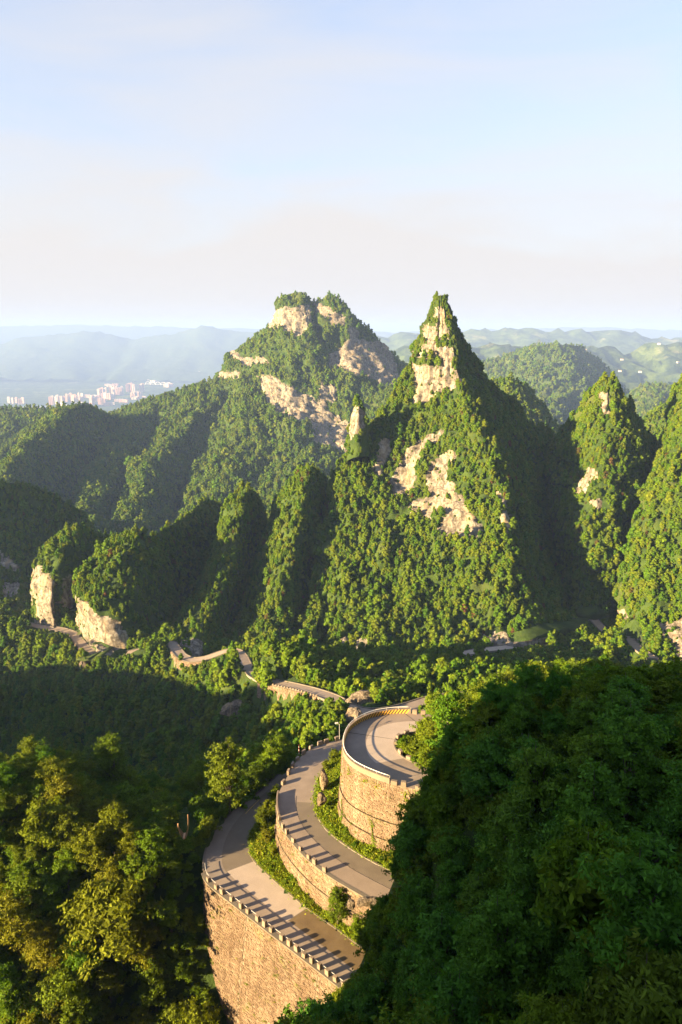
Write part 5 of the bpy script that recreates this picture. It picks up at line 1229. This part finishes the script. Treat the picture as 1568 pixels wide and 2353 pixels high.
def trunk_mb(H, lobes, seed, r0=0.16, n=6):
    r_ = np.random.default_rng(seed); mb = MB(); top = H * 0.72; pts = [np.array((0, 0, -0.6))]
    for k in range(1, 6): pts.append(np.array((r_.normal(0, .06) * k, r_.normal(0, .06) * k, top * k / 5)))
    mb.tube(pts, np.linspace(r0, r0 * 0.35, 6), n, False); pts = np.array(pts)
    for c, lr in lobes:
        z0 = max(0.5, min(c[2] * 0.55, top * 0.9)); s = np.array([np.interp(z0, pts[:, 2], pts[:, k]) for k in range(3)]); mid = (s + c) / 2 + np.array((0, 0, 0.25)); d = c - s
        mb.tube([s, mid, c, c + d * 0.25], [r0 * 0.45, r0 * 0.32, r0 * 0.18, r0 * 0.06], 5, False)
    return mb
# near kinds (each leaf or spray its own face)
NEAR = []
for k in range(9):
    H = [7.5, 8.5, 6.5, 9.0, 7.0, 8.0, 6.0, 7.0, 6.0][k]; R = [2.7, 2.5, 2.9, 2.6, 2.4, 3.0, 2.5, 2.8, 2.6][k]
    arr = crown_arrays(H, R, 1.2, [12, 14, 11, 15, 13, 13, 10, 12, 11][k], [8000, 8500, 7500, 8500, 9000, 7500, 7000, 5200, 4600][k], [0.28, 0.24, 0.32, 0.25, 0.22, 0.30, 0.34, 0.40, 0.46][k], 300 + k, 0.26, 1.0,
                       [0.5, 0.55, 0.42, 0.5, 0.6, 0.38, 0.34, 0.30, 0.28][k], 1.1, [0, .25, 0, .4, .15, 0, 0, 0, 0][k], [45, 40, 50, 40, 55, 45, 40, 24, 20][k], [0, 0, .2, 0, 0, .3, 0, .8, .9][k])
    tm = trunk_mb(H, arr[5], 400 + k); NEAR.append((crown_mesh('crown', arr, M_leaf), mesh('trunk', tm.v, tm.f, M_bark, True), H, R))
def recolour(me, m): c = me.copy(); c.materials[0] = m; return c
NEAR_SUN_TINT = {k: recolour(NEAR[k][0], M_leaf_sun_tint) for k in range(7)}
NEAR_SHADE_LIFT = {k: recolour(NEAR[k][0], M_leaf_shade_lift) for k in range(9)}
shr = crown_arrays(2.6, 1.7, 0.1, 7, 2800, 0.26, 350, 0.3, 0.9, 0.5, 1.0, 0, 30); SHRUB = (crown_mesh('crown', shr, M_leaf), 2.6, 1.7)
def kind_obj(name, me): o = bpy.data.objects.new(name, me); TREE_COL.objects.link(o); return o
KIND = {}
def add_kind(key, me): KIND[key] = len(KIND); kind_obj('k%03d' % KIND[key], me)
def join_tree(crown_me, trunk_me=None): return crown_me
for k in range(9): add_kind(('near', k), NEAR[k][0])
add_kind(('shrub', 0), SHRUB[0])
for k in range(7):
    cone = [0, 0.25, 0.1, 0.5, 0, 0.3, 0.15][k]
    add_kind(('mid', k), crown_mesh('mid_crown', crown_arrays([7, 8, 6.5, 9, 6, 7.5, 7][k], [2.7, 2.6, 2.9, 2.5, 2.7, 2.5, 2.8][k], 0.2, [8, 9, 7, 10, 7, 9, 8][k], 560, 0.80, 500 + k, 0.80, 1.0, 0.62, 0.6, cone), M_leaf))
for k in range(4):
    add_kind(('far', k), crown_mesh('far_crown', crown_arrays([7, 8, 6, 7.5][k], [2.9, 2.7, 3.0, 2.8][k], 0.0, [6, 7, 5, 6][k], 150, 1.25, 600 + k, 0.86, 1.0, 0.7, 0.6, [0, .3, 0, .2][k]), M_leaf))
add_kind(('rust', 0), crown_mesh('rust_crown', crown_arrays(6, 2.3, 0.2, 7, 620, 0.7, 700, 0.7), M_leaf_rust))
tuft_r = np.random.default_rng(9)
def tuft(seed, n=90, h=0.55, spread=0.55):
    r_ = np.random.default_rng(seed); p = np.stack([r_.normal(0, spread * 0.5, n), r_.normal(0, spread * 0.5, n), r_.uniform(0.05, h * 0.6, n)], 1)
    nrm = r_.normal(size=(n, 3)); nrm[:, 2] *= 0.35; v_, f_ = leaf_quads(p, nrm, r_.uniform(0.14, 0.34, n), r_, 0.42)
    return mesh('tuft', v_, f_, M_grass, False, {'tone': np.repeat(r_.uniform(0, 1, n), 4)})
M_grass = leaf_mat('verge_weeds', [(0.12, 0.19, 0.014), (0.17, 0.21, 0.016), (0.10, 0.17, 0.014), (0.20, 0.20, 0.022)], 0.5, 0.42)
for k in range(3): add_kind(('tuft', k), tuft(800 + k))

def gn_scatter(name, pts, kind, scl, rot, label, tilt=None):
    me = bpy.data.meshes.new(name); n = len(pts); me.vertices.add(n); me.vertices.foreach_set('co', np.asarray(pts, np.float32).ravel())
    for an, ty, av in (('kind', 'INT', kind), ('scl', 'FLOAT', scl), ('rotz', 'FLOAT', rot)):
        a = me.attributes.new(an, ty, 'POINT'); a.data.foreach_set('value', np.asarray(av, np.int32 if ty == 'INT' else np.float32))
    o = obj(name, me); tag(o, label, None, None, 'stuff')
    g = bpy.data.node_groups.new(name + '_nodes', 'GeometryNodeTree')
    g.interface.new_socket('Geometry', in_out='INPUT', socket_type='NodeSocketGeometry'); g.interface.new_socket('Geometry', in_out='OUTPUT', socket_type='NodeSocketGeometry')
    gi = g.nodes.new('NodeGroupInput'); go = g.nodes.new('NodeGroupOutput'); ip = g.nodes.new('GeometryNodeInstanceOnPoints'); ci = g.nodes.new('GeometryNodeCollectionInfo')
    ci.inputs['Collection'].default_value = TREE_COL; ci.inputs['Separate Children'].default_value = True; ci.inputs['Reset Children'].default_value = True
    def attr(nm, ty): n_ = g.nodes.new('GeometryNodeInputNamedAttribute'); n_.data_type = ty; n_.inputs['Name'].default_value = nm; return n_.outputs['Attribute']
    g.links.new(gi.outputs[0], ip.inputs['Points']); g.links.new(ci.outputs[0], ip.inputs['Instance']); ip.inputs['Pick Instance'].default_value = True
    g.links.new(attr('kind', 'INT'), ip.inputs['Instance Index'])
    cx = g.nodes.new('ShaderNodeCombineXYZ'); g.links.new(attr('rotz', 'FLOAT'), cx.inputs[2]); g.links.new(cx.outputs[0], ip.inputs['Rotation'])
    sv = g.nodes.new('ShaderNodeCombineXYZ'); sa = attr('scl', 'FLOAT')
    for k in range(3): g.links.new(sa, sv.inputs[k])
    g.links.new(sv.outputs[0], ip.inputs['Scale']); g.links.new(ip.outputs[0], go.inputs[0])
    mod = o.modifiers.new('scatter', 'NODES'); mod.node_group = g
    return o
def sample_faces(P, Q, dens, r_):
    a, b, c, d = P[Q[:, 0]], P[Q[:, 1]], P[Q[:, 2]], P[Q[:, 3]]
    cr_ = np.cross(c - a, d - b); area = 0.5 * np.linalg.norm(cr_, axis=1); nrm = cr_ / (np.linalg.norm(cr_, axis=1)[:, None] + 1e-9)
    cen = (a + b + c + d) / 4
    n = r_.poisson(area * dens); idx = np.repeat(np.arange(len(Q)), n); k = len(idx); s, t = r_.random((2, k))[..., None] if False else (r_.random((k, 1)), r_.random((k, 1)))
    p = (a[idx] * (1 - s) + b[idx] * s) * (1 - t) + (d[idx] * (1 - s) + c[idx] * s) * t
    return p, nrm[idx], idx
def off_roads(p, extra):
    ok = np.ones(len(p), bool)
    for pl, hw in VALLEY:
        lo, hi = pl.min(0) - 8, pl.max(0) + 8; sel = np.where((p[:, 0] > lo[0]) & (p[:, 0] < hi[0]) & (p[:, 1] > lo[1]) & (p[:, 1] < hi[1]))[0]
        if len(sel):
            d, z, _ = line_dist(p[sel], pl[::2]); ok[sel[(d < hw + extra) & (np.abs(p[sel, 2] - z) < 12)]] = False
    return ok
CLEAR = [
    [(470, 1995), (476, 1945), (508, 1885), (578, 1834), (592, 1850), (575, 1930), (575, 1965), (700, 2080), (848, 2190), (798, 2268), (690, 2300), (640, 2353), (514, 2353), (486, 2110)],
    [(640, 1880), (640, 1835), (655, 1795), (690, 1728), (765, 1702), (752, 1760), (727, 1820), (735, 1880), (800, 1942), (908, 2003), (905, 2060), (835, 2050), (748, 2004), (728, 2055), (645, 1985)],
    [(785, 1722), (792, 1680), (820, 1648), (880, 1630), (962, 1626), (962, 1684), (906, 1696), (906, 1728), (945, 1758), (950, 1800), (935, 1850), (890, 1900), (850, 1925), (784, 1880)],
    [(633, 1573), (690, 1580), (690, 1598), (660, 1608), (640, 1595)], [(610, 1560), (640, 1564), (712, 1576), (750, 1588), (745, 1600), (712, 1590), (634, 1574)],
    [(798, 1622), (842, 1637), (828, 1643), (800, 1629)], [(825, 1600), (860, 1600), (862, 1632), (830, 1630)], [(945, 1629), (984, 1612), (986, 1618), (946, 1634)],
    [(1050, 1500), (1260, 1472), (1262, 1480), (1052, 1507)], [(960, 1559), (1034, 1557), (1034, 1563), (960, 1566)], [(845, 1552), (870, 1543), (872, 1549), (848, 1557)],
    [(1325, 1424), (1345, 1412), (1362, 1414), (1385, 1442), (1375, 1446), (1345, 1425)], [(1440, 1462), (1472, 1490), (1462, 1495), (1440, 1475)], [(408, 1850), (434, 1850), (438, 1926), (408, 1926)],
    [(180, 1470), (230, 1500), (330, 1490), (330, 1497), (240, 1512), (182, 1484)], [(420, 1513), (480, 1508), (522, 1493), (524, 1499), (480, 1517), (422, 1520)], [(70, 1432), (168, 1450), (168, 1458), (70, 1442)],
]
def hides(p, h, w):
    """whether a plant at p, h tall and w half wide, would stand in front of a stretch of road or wall that lies open"""
    bad = np.zeros(len(p), bool)
    for dz, dx in ((0.05, 0), (0.35, -0.8), (0.35, 0.8), (0.6, 0), (0.6, -0.95), (0.6, 0.95), (0.97, 0), (0.85, -0.6), (0.85, 0.6)):
        q = p.copy(); q[:, 2] += h * dz; q[:, 0] += w * dx; u, v, dep = project(q)
        for pg in CLEAR: bad |= inside(pg, u, v)
    return bad
r_ = np.random.default_rng(21)
fp, fk, fs = [], [], []
for (P, Q, rock, dens, size, name) in SCATTER:
    if name == 'near_hillside': continue
    p, nrm, idx = sample_faces(P, Q, dens, r_); u, v, dep = project(p)
    toward = (nrm * -p).sum(1) / np.linalg.norm(p, axis=1); toward = np.where(np.median(toward) < 0, -toward, toward)
    keep = ~rock[idx] & (((u > -260) & (u < 1830) & (v < 2600) & (dep > 1)) | (name == 'neighbouring_hill')) & ((np.abs(toward) > 0.0) | True)
    clump = fbm(p / 16.0 + 3, 2); keep &= r_.random(len(p)) < np.clip(0.95 + 0.7 * clump, 0.35, 1.0)
    keep &= off_roads(p, 3.0); p = p[keep]; 
    sc_ = size * np.exp(r_.normal(-0.02, 0.34, len(p))) * np.clip(1 + 0.25 * fbm(p / 30.0 + 9, 2), 0.6, 1.4)
    if name == 'spire_mountain': sc_ = sc_ * (1 - 0.38 * sstep(-35, 10, p[:, 2]))
    nearm = (p[:, 1] < 480)
    bad = hides(p, 7.0 * sc_, 2.5 * sc_) & nearm; p, sc_ = p[~bad], sc_[~bad]
    far = p[:, 1] > 820
    kd = np.where(far, KIND[('far', 0)] + r_.integers(0, 4, len(p)), KIND[('mid', 0)] + r_.integers(0, 7, len(p)))
    kd = np.where(~far & (r_.random(len(p)) < 0.025), KIND[('rust', 0)], kd)
    p = p - np.array((0, 0, 0.9)) * sc_[:, None]; fp.append(p); fk.append(kd); fs.append(sc_)
# the valley between: trees and scrub
n_try = 44000; x = r_.uniform(-330, 330, n_try); y = r_.uniform(128, 470, n_try); P0 = np.stack([x, y, np.zeros(n_try)], 1); u, v, dep = project(np.stack([x, y, np.full(n_try, -170.0)], 1))
k_ = (u > -200) & (u < 1770) & ~((x > -105) & (x < 80) & (y < 149)); x, y = x[k_], y[k_]; p = ground(x, y); k_ = off_roads(p, 2.6); p = p[k_]
sc_ = 0.66 * np.exp(r_.normal(0, 0.33, len(p))); bad = hides(p, 7.0 * sc_, 2.5 * sc_); p, sc_ = p[~bad], sc_[~bad]
fp.append(p - np.array((0, 0, 0.6))); fk.append(KIND[('mid', 0)] + r_.integers(0, 7, len(p))); fs.append(sc_)

# ---- near trees: the ones that show largest are things of their own
SPUR = [(958, 1660), (985, 1590), (1060, 1545), (1200, 1500), (1330, 1490), (1400, 1535), (1640, 1555), (1640, 2900), (500, 2900), (610, 2353), (676, 2290), (780, 2255), (836, 2185), (898, 2075), (918, 1990), (862, 1905), (900, 1870), (958, 1835), (942, 1780)]
GROVE = [(-90, 1715), (60, 1722), (130, 1738), (200, 1795), (330, 1872), (450, 1942), (474, 1990), (470, 2040), (478, 2110), (503, 2353), (520, 2900), (-90, 2900)]
def throw(n, x0, x1, y0, y1, sep, existing):
    cell = {}; out = []
    for e in existing: cell.setdefault((int(e[0] // sep), int(e[1] // sep)), []).append(e)
    for _ in range(n):
        x, y = r_.uniform(x0, x1), r_.uniform(y0, y1); c = (int(x // sep), int(y // sep)); good = True
        for i in (-1, 0, 1):
            for j in (-1, 0, 1):
                for e in cell.get((c[0] + i, c[1] + j), ()):
                    if (e[0] - x) ** 2 + (e[1] - y) ** 2 < sep * sep: good = False
        if good: cell.setdefault(c, []).append((x, y)); out.append((x, y))
    return np.array(out)
cand = throw(14000, -100, 78, 12, 147, 2.6, [])
gp_ = ground(cand[:, 0], cand[:, 1]); inroad = inside(POLY_A, gp_[:, 0], gp_[:, 1]) | inside(POLY_B, gp_[:, 0], gp_[:, 1]) | (inside(np.concatenate([C_out, C_in[::-1]]), gp_[:, 0], gp_[:, 1]))
inroad |= inside(POLY_AB, gp_[:, 0], gp_[:, 1]) | inside(POLY_BC, gp_[:, 0], gp_[:, 1])
gp_ = gp_[~inroad & off_roads(gp_, 2.5)]
trees = []
gp_ = gp_[np.linalg.norm(gp_, axis=1) > 33]
spur = (gp_[:, 0] > -14) & (gp_[:, 1] < 86); grove = (gp_[:, 0] < -24) & (gp_[:, 1] < 124); other = ~spur & ~grove
open_ = ~(other & (gp_[:, 1] < 100) & (gp_[:, 0] < 10))
for attempt in range(4):
    P_ = gp_[open_]; n_ = len(P_)
    if not n_: break
    sp_m, gr_m = spur[open_], grove[open_]; ks = np.where(sp_m & (np.linalg.norm(P_, axis=1) < 62), r_.integers(5, 9, n_), r_.integers(0, 7, n_)); sc_ = np.exp(r_.normal(0.08, 0.27, n_)) * (1.0, 0.8, 0.6, 0.42)[attempt] * np.where(gr_m, 1.22, 1.0); sc_ = np.where(ks >= 7, np.minimum(sc_, 0.95), sc_)
    H = np.array([NEAR[k][2] for k in ks]) * sc_; R = np.array([NEAR[k][3] for k in ks]) * sc_; up = np.zeros((n_, 3))
    up[:, 2] = H * 0.6; u, v, dep = project(P_ + up); up[:, 2] = H; ut, vt, _ = project(P_ + up); pr = R / dep * F
    okm = ~hides(P_, H, R)
    smp = [(u, v), (u - pr * 0.75, v), (u, v - pr * 0.9), (ut, vt)]
    in_s = np.all([inside(SPUR, a, b) for a, b in smp], 0); in_g = np.all([inside(GROVE, a, b) for a, b in smp + [(u + pr * 0.8, v)]], 0)
    okm &= (~sp_m | in_s) & (~gr_m | in_g) & (sp_m | gr_m | (u < 985) | inside(SPUR, ut, vt - 10))
    frame = (u > -160) & (u < 1740) & (v < 2600) & (vt < 2560) & (dep > 1)
    for k in np.where(okm & frame)[0]:
        trees.append((P_[k], int(ks[k]), float(sc_[k]), 'spur' if sp_m[k] else 'grove' if gr_m[k] else 'saddle', float(u[k]), float(v[k]), float(pr[k])))
    idx = np.where(open_)[0]; open_[idx[okm | ~frame]] = False
print('near trees', len(trees), {z: sum(t[3] == z for t in trees) for z in ('spur', 'grove', 'saddle')})
trees.sort(key=lambda t: -t[6] * (1.0 if -40 < t[4] < 1610 and t[5] < 2420 else 0.01))
def tree_label(zone, k, s, u, v):
    size = 'large' if s > 1.12 else 'small' if s < 0.78 else 'mid-sized'
    form = ['round crowned', 'tall oval', 'broad crowned', 'tall conical', 'slim', 'wide spreading', 'low bushy', 'long leaved', 'large leaved'][k]
    if zone == 'spur':
        where = 'at the bottom edge of the shaded spur' if v > 2150 else 'on the shaded spur beside the road walls' if u < 1080 else 'along the top of the shaded spur' if v < 1720 else 'in the middle of the shaded spur' if u < 1330 else 'at the right side of the shaded spur'
    elif zone == 'grove':
        where = 'along the skyline of the sunlit grove' if v < 1860 and u < 300 else 'beside the tall retaining wall in the grove' if u > 330 else 'at the bottom of the left grove' if v > 2150 else 'in the middle of the left grove'
    else:
        where = 'close behind the striped parapet' if u > 900 else 'on the slope left of the bastion' if u > 700 else 'above the leafy edge of the middle road' if u > 600 else 'in the trees beyond the lowest road'
    return f'{size} {form} tree {where}', where
def place_tree(p, k, s, label, group, rz=None, name='broadleaf_tree', mats=None):
    root = empty(name, tuple(p), r_.uniform(0, 6.28) if rz is None else rz); root.scale = (s, s, s); tag(root, label, 'tree', group)
    c = obj('crown', (mats or {}).get(k, NEAR[k][0]), root); t = obj('trunk', NEAR[k][1], root); return root
special = [  # (u, v of base, z hint, kind, scale, leaf colour, label)
    (776, 2122, -93.2, 1, 0.95, None, 'bright green tree growing between the lowest and the middle road'),
    (603, 1912, -93.4, 0, 0.66, NEAR_SUN_TINT, 'yellow-green leafy tree leaning over the bend of the lowest road'),
    (616, 1882, -93.0, 6, 0.72, NEAR_SUN_TINT, 'low bushy tree beside the leaning one at the bend of the lowest road'),
    (612, 1948, -93.4, 4, 0.52, NEAR_SUN_TINT, 'small yellow-green tree against the left end of the middle wall'),
    (630, 1975, -93.2, 6, 0.40, NEAR_SUN_TINT, 'low bush at the foot of the middle wall'),
    (822, 2150, -93.2, 6, 0.62, None, 'leafy bush right of the bright roadside tree'),
    (852, 2160, -93.0, 2, 0.62, NEAR_SUN_TINT, 'sunlit young tree under the crumbled end of the middle road'),
    (880, 2185, -93.0, 0, 0.66, None, 'round young tree at the right end of the lowest road'),
    (905, 1912, -85.2, 4, 0.72, {4: recolour(NEAR[4][0], M_leaf_rust)}, 'reddish leafed young tree in front of the bastion wall'),
    (748, 1770, -85.2, 6, 0.42, NEAR_SUN_TINT, 'small leaning bush at the left foot of the bastion'),
    (768, 1745, -85.2, 6, 0.50, NEAR_SUN_TINT, 'sunlit bush where the middle road passes behind the bastion'),
]
for u, v, z_, k, s, leaf_set, lab in special:
    p = atz(u, v, z_); p[2] = min(max(gz(p[0], p[1]), z_ - 1.0), z_ + 1.0); place_tree(p, k, s, lab, None, mats=leaf_set)
named = [(t, *tree_label(t[3], t[1], t[2], t[4], t[5])) for t in trees[:289]]; named.sort(key=lambda q: q[0][4]); total = {}; seen = {}
for t_, lab, where in named: total[lab] = total.get(lab, 0) + 1
for (p, k, s, zone, u, v, pr), lab, where in named:
    n_ = seen.get(lab, 0); seen[lab] = n_ + 1
    full = lab if total[lab] == 1 else f'{ordinal(n_)} from left of ' + lab.replace(' tree ', ' trees ')
    place_tree(p - np.array((0, 0, 0.2)), k, s, full, 'trees ' + where, mats=NEAR_SUN_TINT if zone == 'grove' and n_ % 4 else NEAR_SHADE_LIFT if zone == 'spur' and k != 6 else None)
for p, k, s, zone, u, v, pr in trees[289:]:
    fp.append(p[None] - np.array((0, 0, 0.2))); fk.append(np.array([KIND[('near', k)]])); fs.append(np.array([s]))
for pl, hw in VALLEY:
    q = resample(pl, step=2.6); u, v, dep = project(q); vis = np.zeros(len(q), bool)
    for pg in CLEAR: vis |= inside(pg, u, v)
    q = q[~vis]
    for off0 in (3.5, 5.0, 8.0):
        dirc = -q[:, :2] / np.linalg.norm(q[:, :2], axis=1)[:, None]; w = q[:, :2] + dirc * (off0 + r_.uniform(0, 1.5, len(q)))[:, None] + r_.normal(0, 0.6, (len(q), 2)); g_ = ground(w[:, 0], w[:, 1]); sc_ = (0.5 if off0 < 4 else 0.85) * np.exp(r_.normal(0, 0.2, len(g_))); uq, _v, _d = project(q); sc_ = np.where((uq > 535) & (uq < 612) & (q[:, 1] > 250), sc_ * 1.5, sc_)
        k_ = off_roads(g_, 0.1) & ~hides(g_, 5 * sc_, 1.1 * sc_) & (g_[:, 1] > 150); fp.append(g_[k_] - np.array((0, 0, 0.5))); fk.append(KIND[('mid', 0)] + r_.integers(0, 7, int(k_.sum()))); fs.append(sc_[k_])
fp, fk, fs = np.concatenate(fp), np.concatenate(fk), np.concatenate(fs)
print('forest', len(fp))
gn_scatter('forest', fp, fk, fs, r_.uniform(0, 6.28, len(fp)), 'dense forest covering the mountains and valley sides')
# ---- scrub under and between the trees, weeds on the verges
xs_, ys_ = r_.uniform(-100, 78, 30000), r_.uniform(10, 147, 30000); p = ground(xs_, ys_)
road = inside(POLY_A, p[:, 0], p[:, 1]) | inside(POLY_B, p[:, 0], p[:, 1]) | inside(np.concatenate([C_out, C_in[::-1]]), p[:, 0], p[:, 1]); verge = inside(POLY_AB, p[:, 0], p[:, 1]) | inside(POLY_BC, p[:, 0], p[:, 1])
k_ = ~road & ~verge & off_roads(p, 1.0) & (np.linalg.norm(p, axis=1) > 26); q = p[k_]; sc_ = np.exp(r_.normal(-0.25, 0.35, len(q))); k2 = ~hides(q, 1.7 * sc_, 0.6 * sc_); q, sc_ = q[k2], sc_[k2]
sel = r_.random(len(q)) < 0.6; q, sc_ = q[sel], sc_[sel]
n_try = 48000; x = r_.uniform(-330, 330, n_try); y = r_.uniform(128, 440, n_try); u, v, dep = project(np.stack([x, y, np.full(n_try, -170.0)], 1)); k_ = (u > -160) & (u < 1740) & ~((x > -105) & (x < 80) & (y < 149)); pv_ = ground(x[k_], y[k_])
pv_ = pv_[off_roads(pv_, 1.2)]; sv_ = 0.30 * np.exp(r_.normal(0, 0.3, len(pv_))); k_ = ~hides(pv_, 3.2 * sv_, 0.8 * sv_); pv_, sv_ = pv_[k_], sv_[k_]
gn_scatter('valley_scrub', pv_ - np.array((0, 0, 0.3)), KIND[('mid', 0)] + r_.integers(0, 7, len(pv_)), sv_, r_.uniform(0, 6.28, len(pv_)), 'low scrub filling the gaps between the valley trees')
rp_, rs_ = [], []
for (P, Q, rock, dens, size, name) in SCATTER:
    if rock.any():
        p, nrm, idx = sample_faces(P, Q[rock], 0.011 / max(size, 0.7) ** 2, r_); rp_.append(p); rs_.append(0.42 * min(size, 0.8) * np.exp(r_.normal(0, 0.35, len(p))))
rp_, rs_ = np.concatenate(rp_), np.concatenate(rs_)
gn_scatter('cliff_scrub', rp_ - np.array((0, 0, 0.8)), KIND[('mid', 0)] + r_.integers(0, 7, len(rp_)), rs_, r_.uniform(0, 6.28, len(rp_)), 'bushes clinging to ledges of the pale cliffs')
gn_scatter('undergrowth', q - np.array((0, 0, 0.15)), np.full(len(q), KIND[('shrub', 0)]), sc_, r_.uniform(0, 6.28, len(q)), 'scrub and bushes under the near trees')
xv, yv = r_.uniform(-30, 40, 90000), r_.uniform(70, 135, 90000); sel = inside(POLY_AB, xv, yv) | inside(POLY_BC, xv, yv); sel &= ~inside(POLY_A, xv, yv) & ~inside(POLY_B, xv, yv) & ~inside(POLY_C, xv, yv); p = ground(xv[sel], yv[sel])
p = p[np.minimum(line_dist(p, A_in)[0], line_dist(p, B_in)[0]) > 0.35]
dwall = np.minimum(line_dist(p, B_out)[0], line_dist(p, C_out)[0]); sc_ = np.exp(r_.normal(-0.05, 0.3, len(p)))
gn_scatter('verge_weeds', p, KIND[('tuft', 0)] + r_.integers(0, 3, len(p)), sc_, r_.uniform(0, 6.28, len(p)), 'bright weeds and grass on the verges between the roads')
# low bushes on the two verges
m = (r_.random(len(p)) < 0.012) & (dwall < 3.0); q = p[m]; sc2 = np.exp(r_.normal(-0.9, 0.25, len(q)))
gn_scatter('verge_bushes', q, np.full(len(q), KIND[('shrub', 0)]), sc2, r_.uniform(0, 6.28, len(q)), 'low bushes against the road walls')
# leafy island inside the upper hairpin
isl = np.concatenate([C_in, [(34, 112, ZC)]]); xi, yi = r_.uniform(5, 34, 1500), r_.uniform(95, 125, 1500); sel = inside(isl, xi, yi); pi_ = np.stack([xi, yi, np.full(len(xi), ZC - 0.35)], 1)[sel]; pi_ = pi_[line_dist(pi_, C_in)[0] > 0.9][:110]
gn_scatter('island_bushes', pi_, np.full(len(pi_), KIND[('shrub', 0)]), np.exp(r_.normal(-0.75, 0.2, len(pi_))), r_.uniform(0, 6.28, len(pi_)), 'bright bushes inside the upper hairpin')

# creepers hanging on the walls, weeds rooted in them
def creeper(pos_f, s0, z0, L, w, seed, label):
    r2 = np.random.default_rng(seed); n = int(L * 70); t = r2.random(n) ** 0.8; ss = s0 + r2.normal(0, w, n) * (0.5 + 0.6 * np.sin(t * 9 + seed)) + 0.35 * np.sin(t * 4 + seed); P = np.array([pos_f(a, z0 - L * b, 0.10)[0] for a, b in zip(ss, t)]); Nn = np.array([pos_f(a, z0 - L * b, 0.10)[1] for a, b in zip(ss, t)])
    v_, f_ = leaf_quads(P + Nn * r2.uniform(0, 0.18, (n, 1)), Nn + r2.normal(0, 0.5, (n, 3)), r2.uniform(0.12, 0.26, n), r2, 0.6); base = P[np.argmax(t)]
    root = empty('creeper', tuple(base)); tag(root, label, 'creeper', None); obj('leaves', mesh('leaves', v_ - base, f_, M_grass, False, {'tone': np.repeat(r2.uniform(0, 1, n), 4)}), root)
    MB().tube([pos_f(s0 + 0.35 * math.sin(b * 4 + seed), z0 - L * b, 0.06)[0] - base for b in np.linspace(0, 1, 8)], 0.02, 5).build('stem', M_bark, root)
def sC(u, v): return near_idx(resample(C_out[:iC1 + 1], step=0.5), atz(u, v, ZT)) * 0.5
creeper(posC, sC(863, 1778), -79.6, 5.6, 0.30, 1, 'long creeper hanging down the middle of the bastion wall')
creeper(posC, sC(792, 1733), -80.0, 4.6, 0.22, 2, 'thin creeper near the left edge of the bastion wall')
creeper(posC, sC(799, 1745), -72.4, 1.8, 0.45, 3, 'leafy tuft spilling from the top left of the bastion wall')
creeper(posC, sC(840, 1769), -72.6, 0.9, 0.55, 4, 'leafy tuft under the bastion parapet')
creeper(posC, sC(870, 1782), -72.6, 1.0, 0.7, 5, 'dark leafy tuft under the front end of the bastion parapet')
creeper(posC, sC(935, 1798), -72.5, 2.0, 0.35, 6, 'bright creeper below the guard blocks at the front of the bastion')
wl = []
for pos_f, L_, zt, zb, n_ in ((posA, LA, ZA - 0.6, -122, 130), (posC, LC, ZC - 0.6, -84, 60), (posB, LB, ZB - 0.5, -92, 40)):
    for _ in range(n_): wl.append(pos_f(r_.uniform(0.5, L_ - 0.5), r_.uniform(zb, zt), 0.05)[0])
wl = np.array(wl); gn_scatter('wall_weeds', wl, KIND[('tuft', 0)] + r_.integers(0, 3, len(wl)), np.exp(r_.normal(-0.65, 0.3, len(wl))), r_.uniform(0, 6.28, len(wl)), 'small weeds rooted in the joints of the stone walls')

# ================================================================ HAZE
mz = bpy.data.materials.new('valley_haze'); mz.use_nodes = True; nt = mz.node_tree; nt.nodes.clear()
vo = nt.nodes.new('ShaderNodeOutputMaterial'); pv = nt.nodes.new('ShaderNodeVolumePrincipled')
pv.inputs['Color'].default_value = (0.30, 0.43, 0.80, 1); pv.inputs['Density'].default_value = 0.000082; pv.inputs['Anisotropy'].default_value = 0.0
nt.links.new(pv.outputs[0], vo.inputs['Volume'])
hz = MB().box((0, 24000, -400), (130000, 60000, 1130)).build('haze', mz); tag(hz, 'pale blue haze filling the valleys', None, None, 'stuff')
